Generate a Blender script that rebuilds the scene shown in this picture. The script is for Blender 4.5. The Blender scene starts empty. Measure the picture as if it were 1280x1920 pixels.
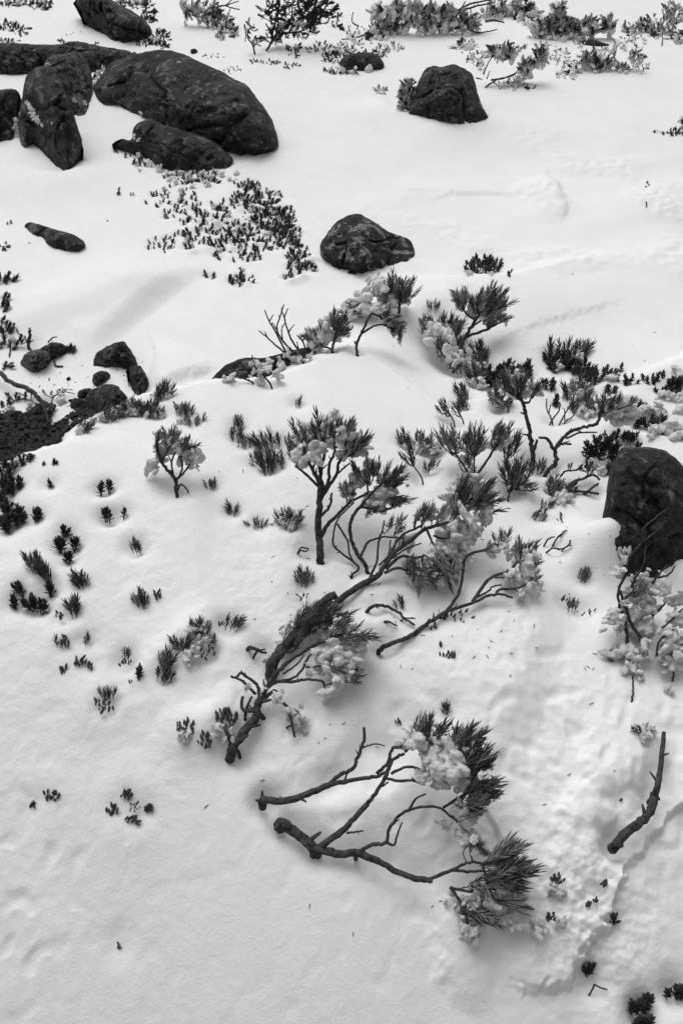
import bpy, math, random
import numpy as np
from mathutils import Vector, Matrix, Quaternion, noise as mnoise

random.seed(11)
scene = bpy.context.scene
COL = scene.collection

# ------------------------------------------------------------------ camera
CAM_H, PITCH, FOC = 1.70, math.radians(45.0), 1397.0      # metres, below horizontal, focal length in photo pixels (1280x1920)
cam_data = bpy.data.cameras.new('camera')
cam_data.sensor_fit = 'VERTICAL'
cam_data.sensor_height = 36.0
cam_data.sensor_width = 24.0
cam_data.lens = 36.0 * FOC / 1920.0
cam_data.clip_start, cam_data.clip_end = 0.02, 3000.0
cam = bpy.data.objects.new('camera', cam_data)
cam.location = (0, 0, CAM_H)
cam.rotation_euler = (math.radians(90) - PITCH, 0, 0)
COL.objects.link(cam)
scene.camera = cam

# ------------------------------------------------------------------ light: overcast, brighter behind the slope, a little to the left
SUN_EL, SUN_AZ = math.radians(60.0), math.radians(-28.0)   # azimuth from +Y, negative = left
world = bpy.data.worlds.new('World')
scene.world = world
world.use_nodes = True
wn, wl = world.node_tree.nodes, world.node_tree.links
sky = wn.new('ShaderNodeTexSky')
sky.sky_type = 'NISHITA'
sky.sun_disc = False
sky.sun_elevation = SUN_EL
sky.sun_rotation = SUN_AZ
sky.air_density, sky.dust_density, sky.ozone_density = 1.0, 5.0, 1.0
bw = wn.new('ShaderNodeRGBToBW')                            # black-and-white photograph: neutral daylight
wl.new(sky.outputs['Color'], bw.inputs['Color'])
wl.new(bw.outputs['Val'], wn['Background'].inputs['Color'])
wn['Background'].inputs['Strength'].default_value = 0.14
sun_data = bpy.data.lights.new('sun', 'SUN')
sun_data.energy = 0.8
sun_data.angle = math.radians(55.0)
sun_data.color = (1, 1, 1)
sun = bpy.data.objects.new('sun', sun_data)
sd = Vector((math.sin(SUN_AZ) * math.cos(SUN_EL), math.cos(SUN_AZ) * math.cos(SUN_EL), math.sin(SUN_EL)))
sun.rotation_euler = sd.to_track_quat('Z', 'Y').to_euler()
sun.location = sd * 30
COL.objects.link(sun)
vs = scene.view_settings
vs.view_transform, vs.look, vs.gamma, vs.use_curve_mapping = 'Standard', 'None', 1.0, False
vs.exposure = -0.08

# ------------------------------------------------------------------ materials (all neutral greys)
def new_mat(name, rough=0.8):
    m = bpy.data.materials.new(name)
    m.use_nodes = True
    nt = m.node_tree
    b = nt.nodes['Principled BSDF']
    b.inputs['Roughness'].default_value = rough
    return m, nt, b

def noise_node(nt, scale, detail=4, rough=0.6, coord='Object'):
    tc = nt.nodes.new('ShaderNodeTexCoord')
    n = nt.nodes.new('ShaderNodeTexNoise')
    n.inputs['Scale'].default_value = scale
    n.inputs['Detail'].default_value = detail
    n.inputs['Roughness'].default_value = rough
    nt.links.new(tc.outputs[coord], n.inputs['Vector'])
    return n

def ramp(nt, src, stops):
    r = nt.nodes.new('ShaderNodeValToRGB')
    e = r.color_ramp.elements
    while len(e) < len(stops):
        e.new(0.5)
    for el, (p, v) in zip(e, stops):
        el.position = p
        el.color = (v, v, v, 1)
    nt.links.new(src, r.inputs['Fac'])
    return r

def bump(nt, b, src, strength, dist, prev=None):
    bp = nt.nodes.new('ShaderNodeBump')
    bp.inputs['Strength'].default_value = strength
    bp.inputs['Distance'].default_value = dist
    nt.links.new(src, bp.inputs['Height'])
    if prev is not None:
        nt.links.new(prev.outputs['Normal'], bp.inputs['Normal'])
    nt.links.new(bp.outputs['Normal'], b.inputs['Normal'])
    return bp

def mat_snow(name, lo, hi, fine):
    m, nt, b = new_mat(name, 0.75)
    n1 = noise_node(nt, 6.0, 5)
    r1 = ramp(nt, n1.outputs['Fac'], [(0.3, lo), (0.7, hi)])
    nt.links.new(r1.outputs['Color'], b.inputs['Base Color'])
    n2 = noise_node(nt, 55.0, 6, 0.65)
    p = bump(nt, b, n2.outputs['Fac'], fine, 0.006)
    n3 = noise_node(nt, 170.0, 4, 0.75)
    bump(nt, b, n3.outputs['Fac'], fine * 1.2, 0.003, p)
    b.inputs['Specular IOR Level'].default_value = 0.25
    return m
M_SNOW = mat_snow('snow', 0.82, 0.86, 0.35)
M_RIME = mat_snow('rime', 0.84, 0.92, 0.6)
rb = M_RIME.node_tree.nodes['Principled BSDF']
rb.inputs['Subsurface Weight'].default_value = 0.35
rb.inputs['Subsurface Radius'].default_value = (0.012, 0.012, 0.012)
rb.inputs['Subsurface Scale'].default_value = 1.0

def mat_rock(name, dark, light, lichen, thr):
    m, nt, b = new_mat(name, 0.85)
    n1 = noise_node(nt, 7.0, 10, 0.78)
    r1 = ramp(nt, n1.outputs['Fac'], [(0.36, dark), (0.50, dark * .55 + light * .45), (0.64, light)])
    n2 = noise_node(nt, 15.0, 5, 0.6)
    r2 = ramp(nt, n2.outputs['Fac'], [(thr, 0.0), (thr + 0.035, 1.0)])
    n4 = noise_node(nt, 60.0, 3, 0.7)
    r4 = ramp(nt, n4.outputs['Fac'], [(0.38, 0.25), (0.62, 1.0)])
    mul = nt.nodes.new('ShaderNodeMath')
    mul.operation = 'MULTIPLY'
    nt.links.new(r2.outputs['Color'], mul.inputs[0])
    nt.links.new(r4.outputs['Color'], mul.inputs[1])
    n5 = noise_node(nt, 75.0, 5, 0.8)
    r5 = ramp(nt, n5.outputs['Fac'], [(0.34, 0.35), (0.50, 0.9), (0.66, 2.6)])
    sp = nt.nodes.new('ShaderNodeMix')
    sp.data_type = 'RGBA'
    sp.blend_type = 'MULTIPLY'
    sp.inputs[0].default_value = 1.0
    nt.links.new(r1.outputs['Color'], sp.inputs[6])
    nt.links.new(r5.outputs['Color'], sp.inputs[7])
    mx = nt.nodes.new('ShaderNodeMix')
    mx.data_type = 'RGBA'
    nt.links.new(mul.outputs[0], mx.inputs[0])
    nt.links.new(sp.outputs[2], mx.inputs[6])
    mx.inputs[7].default_value = (lichen, lichen, lichen, 1)
    nt.links.new(mx.outputs[2], b.inputs['Base Color'])
    p = bump(nt, b, n1.outputs['Fac'], 1.0, 0.06)
    n3 = noise_node(nt, 70.0, 6, 0.75)
    bump(nt, b, n3.outputs['Fac'], 1.0, 0.012, p)
    b.inputs['Specular IOR Level'].default_value = 0.25
    return m
M_ROCK = mat_rock('dolerite', 0.014, 0.10, 0.26, 0.575)
M_ROCK_L = mat_rock('dolerite_lichen', 0.014, 0.085, 0.42, 0.535)
M_ROCK_P = mat_rock('dolerite_pale', 0.03, 0.12, 0.24, 0.50)

def mat_plain(name, lo, hi, scale, rough, bmp=0.3, bdist=0.002):
    m, nt, b = new_mat(name, rough)
    n1 = noise_node(nt, scale, 4)
    r1 = ramp(nt, n1.outputs['Fac'], [(0.3, lo), (0.7, hi)])
    nt.links.new(r1.outputs['Color'], b.inputs['Base Color'])
    bump(nt, b, n1.outputs['Fac'], bmp, bdist)
    b.inputs['Specular IOR Level'].default_value = 0.2
    return m
M_BARK = mat_plain('bark', 0.014, 0.085, 90.0, 0.8, 0.9, 0.004)
M_NEEDLE = mat_plain('needle', 0.035, 0.11, 3.0, 0.55)
M_FROST = mat_plain('frosted_needle', 0.06, 0.34, 60.0, 0.65)
M_LEAF = mat_plain('leaf', 0.018, 0.065, 3.0, 0.5)
M_PALE = mat_plain('rimed_leaf', 0.22, 0.70, 6.0, 0.7)
M_SOIL = mat_plain('soil', 0.008, 0.030, 60.0, 0.9, 0.8, 0.01)
M_CHIP = mat_plain('stone_chip', 0.012, 0.045, 25.0, 0.8)

# ------------------------------------------------------------------ pixel rays
CAM = np.array([0.0, 0.0, CAM_H])
FWD = np.array([0.0, math.cos(PITCH), -math.sin(PITCH)])
UPV = np.array([0.0, math.sin(PITCH), math.cos(PITCH)])

def ray(x, y):
    return np.array([(x - 640.0) / FOC, 0, 0]) + UPV * ((960.0 - y) / FOC) + FWD

def project(p):
    q = np.asarray(p, float) - CAM
    z = q @ FWD
    return 640 + FOC * q[0] / z, 960 - FOC * (q @ UPV) / z, z

def G(x, y, z0=0.0):
    """photo pixel -> ground position on the level z0"""
    d = ray(x, y)
    t = (z0 - CAM_H) / d[2]
    return CAM + d * t

# ------------------------------------------------------------------ numpy gradient noise
_rs = np.random.RandomState(5)
_perm = np.tile(_rs.permutation(256), 2)
_ga = _rs.rand(256) * 2 * np.pi
_gx, _gy = np.cos(_ga), np.sin(_ga)

def pnoise(x, y):
    xi, yi = np.floor(x).astype(int), np.floor(y).astype(int)
    xf, yf = x - xi, y - yi
    u = xf * xf * xf * (xf * (xf * 6 - 15) + 10)
    v = yf * yf * yf * (yf * (yf * 6 - 15) + 10)
    def g(ix, iy, dx, dy):
        h = _perm[(_perm[ix & 255] + iy) & 255]
        return _gx[h] * dx + _gy[h] * dy
    a = g(xi, yi, xf, yf); b = g(xi + 1, yi, xf - 1, yf)
    c = g(xi, yi + 1, xf, yf - 1); d = g(xi + 1, yi + 1, xf - 1, yf - 1)
    return (a + u * (b - a)) + v * ((c + u * (d - c)) - (a + u * (b - a)))

def sstep(a, b, x):
    t = np.clip((x - a) / (b - a), 0, 1)
    return t * t * (3 - 2 * t)

def polydist(X, Y, pts, amps=None):
    """distance to a polyline, signed (+ on its right-hand side), and interpolated amplitude"""
    best = np.full(X.shape, 1e9); sgn = np.ones(X.shape); am = np.zeros(X.shape); ws = np.zeros(X.shape); an = np.zeros(X.shape)
    n = len(pts)
    for i in range(n - 1):
        ax, ay = pts[i][0], pts[i][1]; bx, by = pts[i + 1][0], pts[i + 1][1]
        dx, dy = bx - ax, by - ay
        L2 = dx * dx + dy * dy + 1e-12
        t = np.clip(((X - ax) * dx + (Y - ay) * dy) / L2, 0, 1)
        d = np.hypot(X - ax - t * dx, Y - ay - t * dy)
        u = np.array([dx, dy]) / math.sqrt(L2)
        def adj(j):
            v = np.array([pts[j + 1][0] - pts[j][0], pts[j + 1][1] - pts[j][1]])
            return v / (np.linalg.norm(v) + 1e-9)
        u0 = u + adj(i - 1) if i > 0 else u
        u1 = u + adj(i + 1) if i < n - 2 else u
        tx = np.where(t <= 0, u0[0], np.where(t >= 1, u1[0], u[0])); ty = np.where(t <= 0, u0[1], np.where(t >= 1, u1[1], u[1]))
        px_, py_ = X - ax - t * dx, Y - ay - t * dy
        s = np.where(px_ * ty - py_ * tx >= 0, 1.0, -1.0)
        m = d < best - 1e-9
        best = np.where(m, d, best); sgn = np.where(m, s, sgn)
        if amps is not None:
            an = np.where(m, amps[i] + (amps[i + 1] - amps[i]) * t, an)
            wt = 1 / (d * d + 1e-4) ** 3
            am += wt * (amps[i] + (amps[i + 1] - amps[i]) * t); ws += wt
    return best * sgn, am / np.maximum(ws, 1e-12) * sstep(0, .35 * max(amps), an)

# ------------------------------------------------------------------ snow surface
# crest lines traced on the ground: (x, y, height); the high side is on the right of the walking direction
CRESTS = [
    # the big drift whose crest hides the hollow and the half-buried rock behind it
    (0.0, 0.90, 0.24, 0.008, [(-220, 905, .14), (0, 874, .16), (60, 853, .17), (140, 828, .17), (166, 800, .15), (230, 768, .13), (290, 742, .13), (390, 722, .16), (510, 716, .16), (600, 682, .10), (690, 655, .05), (800, 640, .0)]),
    # crumbling edge lower right
    (-0.10, 0.34, 0.020, 0.012, [(1500, 1380, .03), (1285, 1490, .035), (1215, 1570, .035), (1186, 1600, .04), (1165, 1655, .045), (1125, 1750, .05), (1080, 1795, .04), (1010, 1822, .025), (950, 1812, .0)]),
    # edge below the nearest shrub's needles
    (-0.08, 0.15, 0.08, 0.006, [(960, 1800, .0), (900, 1790, .02), (872, 1760, .03), (862, 1700, .03), (850, 1650, .0)]),
    # wind scarps on the left
    (0.0, 0.35, 0.13, 0.0015, [(380, 480, .0), (338, 500, .022), (305, 514, .04), (265, 536, .055), (215, 572, .055), (175, 610, .035), (150, 640, .018), (100, 690, .0)]),
    (0.0, 0.30, 0.20, 0.0015, [(330, 500, .0), (260, 520, .03), (180, 550, .03), (60, 585, .03), (-60, 600, .0)]),
    (0.0, 0.30, 0.07, 0.010, [(400, 672, .0), (360, 684, .03), (300, 704, .03), (270, 716, .0)]),
    # snow lips in front of boulders
    (0.0, 0.30, 0.12, 0.004, [(690, 195, .0), (725, 208, .05), (770, 214, .06), (840, 230, .07), (905, 229, .05), (960, 222, .0)]),
    (0.0, 0.30, 0.14, 0.004, [(-80, 292, .06), (0, 303, .07), (50, 316, .07), (110, 322, .07), (150, 312, .05), (175, 290, .0)]),
    (0.0, 0.25, 0.12, 0.004, [(640, 520, .0), (760, 518, .02), (860, 519, .05), (960, 521, .05), (1060, 500, .02), (1280, 460, .0)]),
    (0.0, 0.30, 0.08, 0.006, [(440, 300, .0), (480, 298, .025), (540, 290, .0)]),
    (0.0, 0.55, 0.40, 0.010, [(900, 600, .0), (960, 570, .03), (1060, 545, .025), (1290, 490, .025), (1400, 470, .0)][::-1]),
    (0.0, 0.35, 0.22, 0.012, [(1000, 470, .0), (1090, 415, .016), (1190, 395, .02), (1300, 375, .02), (1400, 360, .0)][::-1]),
    (0.0, 0.20, 0.05, 0.012, [(990, 300, .0), (1040, 345, .02), (1052, 390, .02), (1040, 430, .0)]),
    (0.0, 0.18, 0.03, 0.012, [(780, 380, .0), (850, 357, .012), (930, 356, .012), (1010, 372, .0)][::-1]),
    (0.0, 0.16, 0.05, 0.012, [(850, 450, .0), (900, 463, .012), (960, 462, .0)][::-1]),
    (0.0, 0.22, 0.09, 0.010, [(1060, 700, .0), (1120, 708, .02), (1190, 716, .03), (1240, 695, .04), (1300, 670, .04), (1400, 640, .0)]),
    (0.0, 0.20, 0.04, 0.012, [(860, 650, .0), (960, 625, .008), (1100, 580, .01), (1180, 560, .0)][::-1]),
    # folds in the slope between the shrubs
    (-0.02, 0.30, 0.13, 0.003, [(850, 1440, .0), (910, 1370, .03), (945, 1290, .045), (975, 1200, .04), (1010, 1130, .02), (1020, 1080, .0)][::-1]),
    (0.0, 0.14, 0.07, 0.008, [(360, 940, .0), (372, 1000, .009), (366, 1090, .009), (396, 1170, .006), (430, 1200, .0)]),
    (-0.04, 0.16, 0.05, 0.012, [(1140, 1330, .0), (1120, 1420, .018), (1080, 1520, .022), (1040, 1620, .0)][::-1]),
    (0.0, 0.16, 0.05, 0.012, [(560, 1000, .0), (566, 1040, .01), (600, 1090, .014), (690, 1100, .0)]),
    (-0.02, 0.10, 0.06, 0.004, [(700, 1250, .0), (690, 1190, .03), (688, 1130, .03), (700, 1095, .0)]),
]
CR = []
for zb, wf, wb, jag, pts in CRESTS:
    CR.append((wf, wb, jag, [G(x, y, zb + a) for x, y, a in pts], [p[2] for p in pts]))
MOUNDS = [(*G(1132, 1052)[:2], .085, .115), (*G(1095, 1040)[:2], .12, .05), (*G(1270, 1085)[:2], .07, .06), (*G(1190, 1200)[:2], .07, .03), (*G(1260, 1230)[:2], .07, .04)]      # (X, Y, radius, height): filled from the plant list
DIPS = []        # wells in the snow round stems and tufts
CRUST = G(1080, 380)
EDGE = G(1085, 1700, -.1)

def height(X, Y, dips=False):
    X = np.asarray(X, float); Y = np.asarray(Y, float)
    z = np.where(Y < 1.35, -0.26 * np.minimum(1.35 - Y, 2.2) ** 2, 0.0)
    z = z + 0.045 * np.clip(Y - 4.5, 0, 30)
    z = z + 0.022 * pnoise(X / 1.3 + 3.1, Y / 1.3 + 7.7) * np.clip(Y / 2.0, 0.4, 1.6)
    z = z + 0.006 * pnoise(X / 0.45 + 11.0, Y / 0.45 - 4.0)
    far = np.clip((Y - 30) / 60, 0, 1)
    z = z + 2.5 * far * pnoise(X / 35.0, Y / 35.0)
    for wf, wb, jag, pts, amps in CR:
        xs = [p[0] for p in pts]; ys = [p[1] for p in pts]
        r = 3 * max(wf, wb)
        m = (X > min(xs) - r) & (X < max(xs) + r) & (Y > min(ys) - r) & (Y < max(ys) + r)
        if not m.any():
            continue
        xm, ym = X[m], Y[m]
        d, am = polydist(xm, ym, pts, amps)
        d = d + jag * (pnoise(xm / 0.035, ym / 0.035) * 1.5 + pnoise(xm / 0.11 + 5, ym / 0.11) * 2.0 + pnoise(xm / 0.014, ym / 0.014 + 8) * .9)
        z[m] += am * np.where(d > 0, np.exp(-(d / wf) ** 2), 1 - sstep(0, wb, -d))
    near = 1 - sstep(0.8, 1.5, Y)
    right = sstep(0.1, 0.5, X) * (1 - sstep(1.2, 1.9, Y))
    soft = 0.25 + 0.75 * sstep(0.1, 0.5, pnoise(X / 0.6 + 20, Y / 0.6) + 0.25)
    z = z + (0.0006 + 0.0050 * near + 0.0020 * right) * (-np.clip(pnoise(X / 0.05 + Y * 3, Y / 0.055 - X * 4) - .12, 0, 1) * 3 + .8 * pnoise(X / .11, Y / .11 + 5)) * soft
    z = z + (0.0003 + 0.0016 * near + 0.0022 * right) * pnoise(X / 0.026 + 9 + Y * 11, Y / 0.03 - X * 9) * soft
    # wind crust upper right: small ripples and crumbs
    cm = np.exp(-(((X - CRUST[0]) / 1.1) ** 2 + ((Y - CRUST[1]) / 1.0) ** 2))
    wy = Y + .10 * pnoise(X / .8, Y / .8) - .16 * X
    rp = 1 - np.abs(pnoise(X / 1.1 + 3, wy / 0.16)) * 2
    pm = sstep(-.05, .35, pnoise(X / .5 + 30, Y / .4))
    z = z + cm * pm * (0.012 * np.clip(rp, 0.78, 1) / .22 * .5 + 0.014 * pnoise(X / 0.05 + Y * 7, Y / 0.05 - X * 6))
    # crumbly snow behind the broken edge at lower right
    bm = np.exp(-(((X - EDGE[0]) / .16) ** 2 + ((Y - EDGE[1]) / .14) ** 2))
    z = z + bm * (.012 * pnoise(X / .045, Y / .045) + .009 * pnoise(X / .02 + 4, Y / .02) + .004 * pnoise(X / .009 + 4, Y / .009))
    def spots(lst, k):
        rows2 = X.ndim == 2
        for mx, my, r, h in lst:
            if rows2:                          # rows share one Y: work on the few rows and columns near the spot
                j0, j1 = np.searchsorted(Y[:, 0], [my - k * r, my + k * r])
                if j0 == j1:
                    continue
                cols = np.nonzero((np.abs(X[j0:j1] - mx) < k * r).any(0))[0]
                if not len(cols):
                    continue
                sl = (slice(j0, j1), slice(cols[0], cols[-1] + 1))
                z[sl] += h * np.exp(-((X[sl] - mx) ** 2 + (Y[sl] - my) ** 2) / (r * r))
            else:
                z[...] += h * np.exp(-((X - mx) ** 2 + (Y - my) ** 2) / (r * r))
    spots(MOUNDS, 3.0)
    if dips:
        spots([(mx, my, r, -h) for mx, my, r, h in DIPS], 3.2)
    return z

# ------------------------------------------------------------------ the plants, traced from the photograph
# stem: (radius at base px, radius at tip px, [(x, y), ...])    shoot: (kind, x, y, screen angle, length px)
# fan: (kind, n, cx, cy, rx, ry, angle or (pivot), spread, length px)      rime: (x, y, size px[, offset towards viewer, aspect])
PL = []
def plant(name, label, cat, base, tilt=45, stems=(), shoots=(), fans=(), rime=(), group=None, mound=None, dip=None, lie=False, pale=False, lift=0.0, contacts=None):
    PL.append(dict(name=name, label=label, cat=cat, base=base, tilt=tilt, stems=stems, shoots=shoots, fans=fans, rime=rime,
                   group=group, mound=mound, dip=dip, lie=lie, pale=pale, lift=lift, contacts=contacts))
GS = 'wind-bent heath shrubs rising from the snow'
GN = 'needle tufts poking through the snow'
GR = 'dark leaf rosettes poking through the snow'
GB = 'snow-buried plants showing only their bud tips'
GT = 'rimed shrubs along the top of the slope'

plant('heath_shrub', 'upright bushy shrub with a thick dark trunk and a brush crown in mid snow', 'shrub', (600, 1040), 38, group=GS,
  stems=[(10, 7, [(600, 1040), (599, 1010), (596, 980), (599, 942), (600, 909)]),
         (6, 3, [(600, 909), (587, 882), (572, 849), (568, 812)]), (6, 3, [(600, 909), (602, 875), (608, 850), (606, 822)]),
         (6, 3, [(599, 938), (611, 920), (630, 890), (637, 864), (664, 849)]), (4, 3, [(596, 912), (574, 890), (553, 873)]),
         (5, 3, [(604, 928), (616, 900), (617, 872), (626, 852), (630, 830)]), (4, 3, [(600, 969), (617, 950), (622, 925)]),
         (6, 3, [(602, 1006), (617, 980), (641, 957), (660, 939), (690, 924)]), (3, 2, [(587, 882), (590, 858), (584, 836)]), (3, 2, [(637, 866), (648, 852), (650, 835)]),
         (3, 2, [(611, 920), (600, 893), (596, 870)]), (3, 2, [(630, 890), (645, 877), (655, 868)])],
  fans=[('N', 9, 612, 822, 30, 14, (612, 880), 12, 56), ('N', 5, 568, 822, 10, 12, 105, 22, 46), ('N', 7, 645, 822, 16, 14, 68, 16, 46), ('N', 5, 664, 846, 6, 6, 48, 28, 48)],
  rime=[(592, 846, 46, .5), (643, 822, 38, .3), (592, 812, 52, -.6), (622, 806, 50, -.6), (562, 858, 44, -.6), (618, 830, 18, .3), (640, 850, 24, -.5), (570, 818, 26, -.5)])

plant('heath_shrub', 'thin-stemmed shrub with a wide needle fan, right of the thick trunk', 'shrub', (686, 1064), 42, group=GS,
  stems=[(6, 4, [(686, 1064), (667, 1032), (656, 999), (660, 972), (675, 950), (701, 920)]), (4, 3, [(675, 950), (700, 955), (722, 957), (750, 942)]),
         (4, 2, [(660, 1079), (671, 1062), (630, 1029), (624, 1006), (634, 972), (664, 942)]), (3, 2, [(632, 982), (651, 1014), (654, 1036), (664, 1058)]), (3, 2, [(701, 920), (722, 900)]), (3, 2, [(690, 926), (688, 902)])],
  fans=[('N', 9, 688, 895, 26, 10, (700, 945), 12, 42), ('N', 10, 728, 905, 16, 18, (700, 940), 14, 44), ('N', 6, 735, 940, 16, 8, 12, 22, 38), ('N', 5, 652, 932, 12, 12, 92, 22, 38), ('N', 3, 690, 965, 14, 6, 60, 30, 30)],
  rime=[(712, 932, 52, -.5), (675, 898, 34, -.5), (733, 918, 40, -.6), (655, 922, 26, -.4), (690, 938, 30, -.5)])

plant('leaning_shrub', 'long branch leaning up to the right with the largest rimed needle head', 'shrub', (590, 1160), 62, group=GS, dip=(.05, .03),
  stems=[(9, 7, [(590, 1160), (622, 1137), (660, 1107), (690, 1089), (712, 1077)]), (7, 4, [(712, 1077), (735, 1040), (769, 1014), (799, 991), (845, 978)]),
         (4, 2, [(692, 1087), (705, 1055), (712, 1010), (735, 1008), (757, 1008)]), (5, 3, [(724, 1066), (750, 1044), (775, 1046), (795, 1042)]), (4, 3, [(720, 1075), (746, 1064), (759, 1070)]),
         (4, 2, [(677, 1042), (690, 1016), (712, 1006), (720, 976)]), (4, 3, [(728, 1052), (738, 1025), (755, 1003), (790, 985)]), (3, 2, [(710, 1060), (727, 1042), (732, 1012)]),
         (3, 2, [(735, 1046), (760, 1030), (790, 1018)]), (4, 2, [(845, 978), (870, 950), (888, 930)]), (4, 2, [(799, 991), (812, 1020), (830, 1045)]), (3, 2, [(812, 1005), (832, 1010), (850, 1006)])],
  fans=[('N', 9, 800, 982, 36, 8, 62, 14, 52), ('N', 17, 872, 938, 34, 24, 50, 18, 56), ('N', 6, 900, 950, 18, 22, 22, 18, 44), ('N', 8, 830, 1045, 34, 24, -62, 20, 52), ('N', 8, 790, 1070, 26, 20, -70, 35, 44), ('N', 7, 800, 1075, 30, 18, 10, 35, 40), ('N', 4, 735, 990, 20, 10, 60, 40, 36), ('N', 4, 770, 1050, 14, 14, -90, 30, 40)],
  rime=[(880, 975, 62, -.1, .55), (912, 962, 44, -.2, .6), (850, 985, 48, -.3), (835, 1025, 66, -.6), (815, 1045, 54, -.5), (870, 1000, 60, -.8), (880, 930, 50, -.6), (850, 945, 46, -.6), (790, 1082, 46, -.5), (822, 1088, 40, -.6), (866, 1035, 44, -.9), (905, 935, 40, -.6), (760, 1015, 30, -.8), (893, 1002, 40, -.6, .6)])

plant('leaning_shrub', 'slender branch leaning right with two small rimed tufts, below the largest needle head', 'shrub', (719, 1214), 70, group=GS,
  stems=[(7, 5, [(719, 1214), (763, 1196), (797, 1171), (835, 1147)]), (5, 3, [(835, 1147), (882, 1132), (916, 1117), (938, 1114), (961, 1121)]),
         (5, 3, [(838, 1145), (858, 1117), (866, 1083), (869, 1055), (879, 1039), (907, 1031), (930, 1020)]), (5, 3, [(886, 1128), (904, 1099), (926, 1080), (954, 1071), (970, 1050)]),
         (4, 2, [(929, 1114), (938, 1105), (972, 1102), (994, 1089), (1004, 1084)]), (3, 2, [(890, 1122), (915, 1108), (922, 1100), (940, 1096)]), (3, 2, [(926, 1082), (945, 1083)]), (2, 1.5, [(960, 1103), (972, 1110)])],
  fans=[('N', 5, 938, 1018, 12, 6, 85, 30, 34), ('N', 9, 978, 1045, 22, 8, 75, 24, 36), ('N', 3, 1000, 1060, 8, 10, 30, 30, 26), ('N', 3, 998, 1090, 8, 5, 50, 25, 24), ('N', 3, 912, 1030, 8, 5, 60, 25, 20)],
  rime=[(985, 1058, 52, -.3), (1000, 1045, 30, .1), (965, 1085, 46, -.7), (1006, 1100, 32, -.2), (922, 1030, 30, -.4), (945, 1025, 24, .1), (975, 1115, 28, -.7), (992, 1078, 34, -.4)])

plant('fallen_twig', 'short bare dark twig arching out of the snow, left of the slender leaning branch', 'twig', (697, 1138), 75,
  stems=[(5, 3, [(697, 1138), (722, 1136), (744, 1147), (760, 1161), (777, 1172)]), (2.5, 1.5, [(757, 1160), (778, 1160)]), (4, 2, [(724, 1165), (744, 1174)])])

plant('leaning_shrub', 'knotty forked trunk leaning right with snow clumps hanging from its branches', 'shrub', (440, 1398), 62, group=GS, dip=(.06, .03),
  stems=[(12, 9, [(438, 1398), (448, 1386), (464, 1362), (481, 1346), (482, 1323), (491, 1306)]), (7, 4, [(491, 1306), (499, 1290), (514, 1267), (537, 1244), (569, 1221), (599, 1205), (641, 1188)]),
         (5, 3, [(495, 1298), (517, 1279), (550, 1278), (573, 1274), (602, 1277), (609, 1288)]), (4, 2.5, [(523, 1278), (556, 1268), (576, 1237), (589, 1215), (599, 1198)]), (3, 2, [(530, 1264), (556, 1246), (570, 1228)]), (3, 2, [(573, 1251), (612, 1247)]),
         (5, 3, [(484, 1316), (484, 1287), (466, 1272), (450, 1262), (446, 1270)]), (4, 3, [(479, 1302), (455, 1278), (433, 1267)]), (7, 4, [(480, 1333), (455, 1330), (454, 1306)]), (5, 3, [(462, 1330), (472, 1306)]),
         (7, 4, [(490, 1314), (506, 1300), (518, 1294)]), (5, 3, [(517, 1306), (537, 1323), (563, 1342)]), (4, 3, [(538, 1325), (546, 1352), (552, 1382)]), (5, 4, [(440, 1396), (432, 1385)]), (3, 2, [(545, 1362), (554, 1374)])],
  fans=[('N', 7, 655, 1196, 14, 8, 8, 22, 52), ('N', 5, 655, 1265, 8, 18, -10, 25, 30), ('N', 4, 625, 1185, 16, 8, 40, 30, 40)],
  rime=[(640, 1225, 56, -.2), (610, 1245, 46, -.4), (632, 1265, 56, -.4), (655, 1248, 44, -.3), (600, 1222, 34, -.3), (625, 1292, 40, -.3), (668, 1228, 40, -.4), (520, 1306, 26, .2), (548, 1338, 34, -.1), (560, 1355, 34, -.3), (495, 1292, 14, .4), (463, 1290, 16, .2), (585, 1258, 26, -.4), (676, 1215, 30, -.2)])

plant('leaning_shrub', 'thick dark broken stem smothered in drooping needles, above the knotty forked trunk', 'shrub', (511, 1247), 55, group=GS, dip=(.05, .025),
  stems=[(15, 9, [(511, 1247), (525, 1222), (550, 1195), (576, 1165), (592, 1142), (610, 1126), (630, 1114)]), (4, 2, [(560, 1185), (590, 1172), (615, 1160)]), (4, 2, [(545, 1204), (580, 1188), (605, 1175)])],
  fans=[('N', 12, 590, 1155, 24, 20, 48, 22, 44), ('N', 12, 575, 1175, 30, 18, 55, 18, 52), ('N', 9, 622, 1168, 18, 14, 35, 30, 42), ('N', 8, 548, 1205, 22, 18, 55, 14, 46)],
  rime=[(600, 1178, 36, -.7), (626, 1180, 34, -.7), (500, 1240, 26, -.6)])

plant('bark_piece', 'small dark piece of bark on the snow left of the thick broken stem', 'bark', (490, 1220), 70,
  stems=[(7, 3, [(470, 1214), (486, 1220), (500, 1225)]), (4, 2, [(482, 1222), (497, 1217)])])

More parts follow.
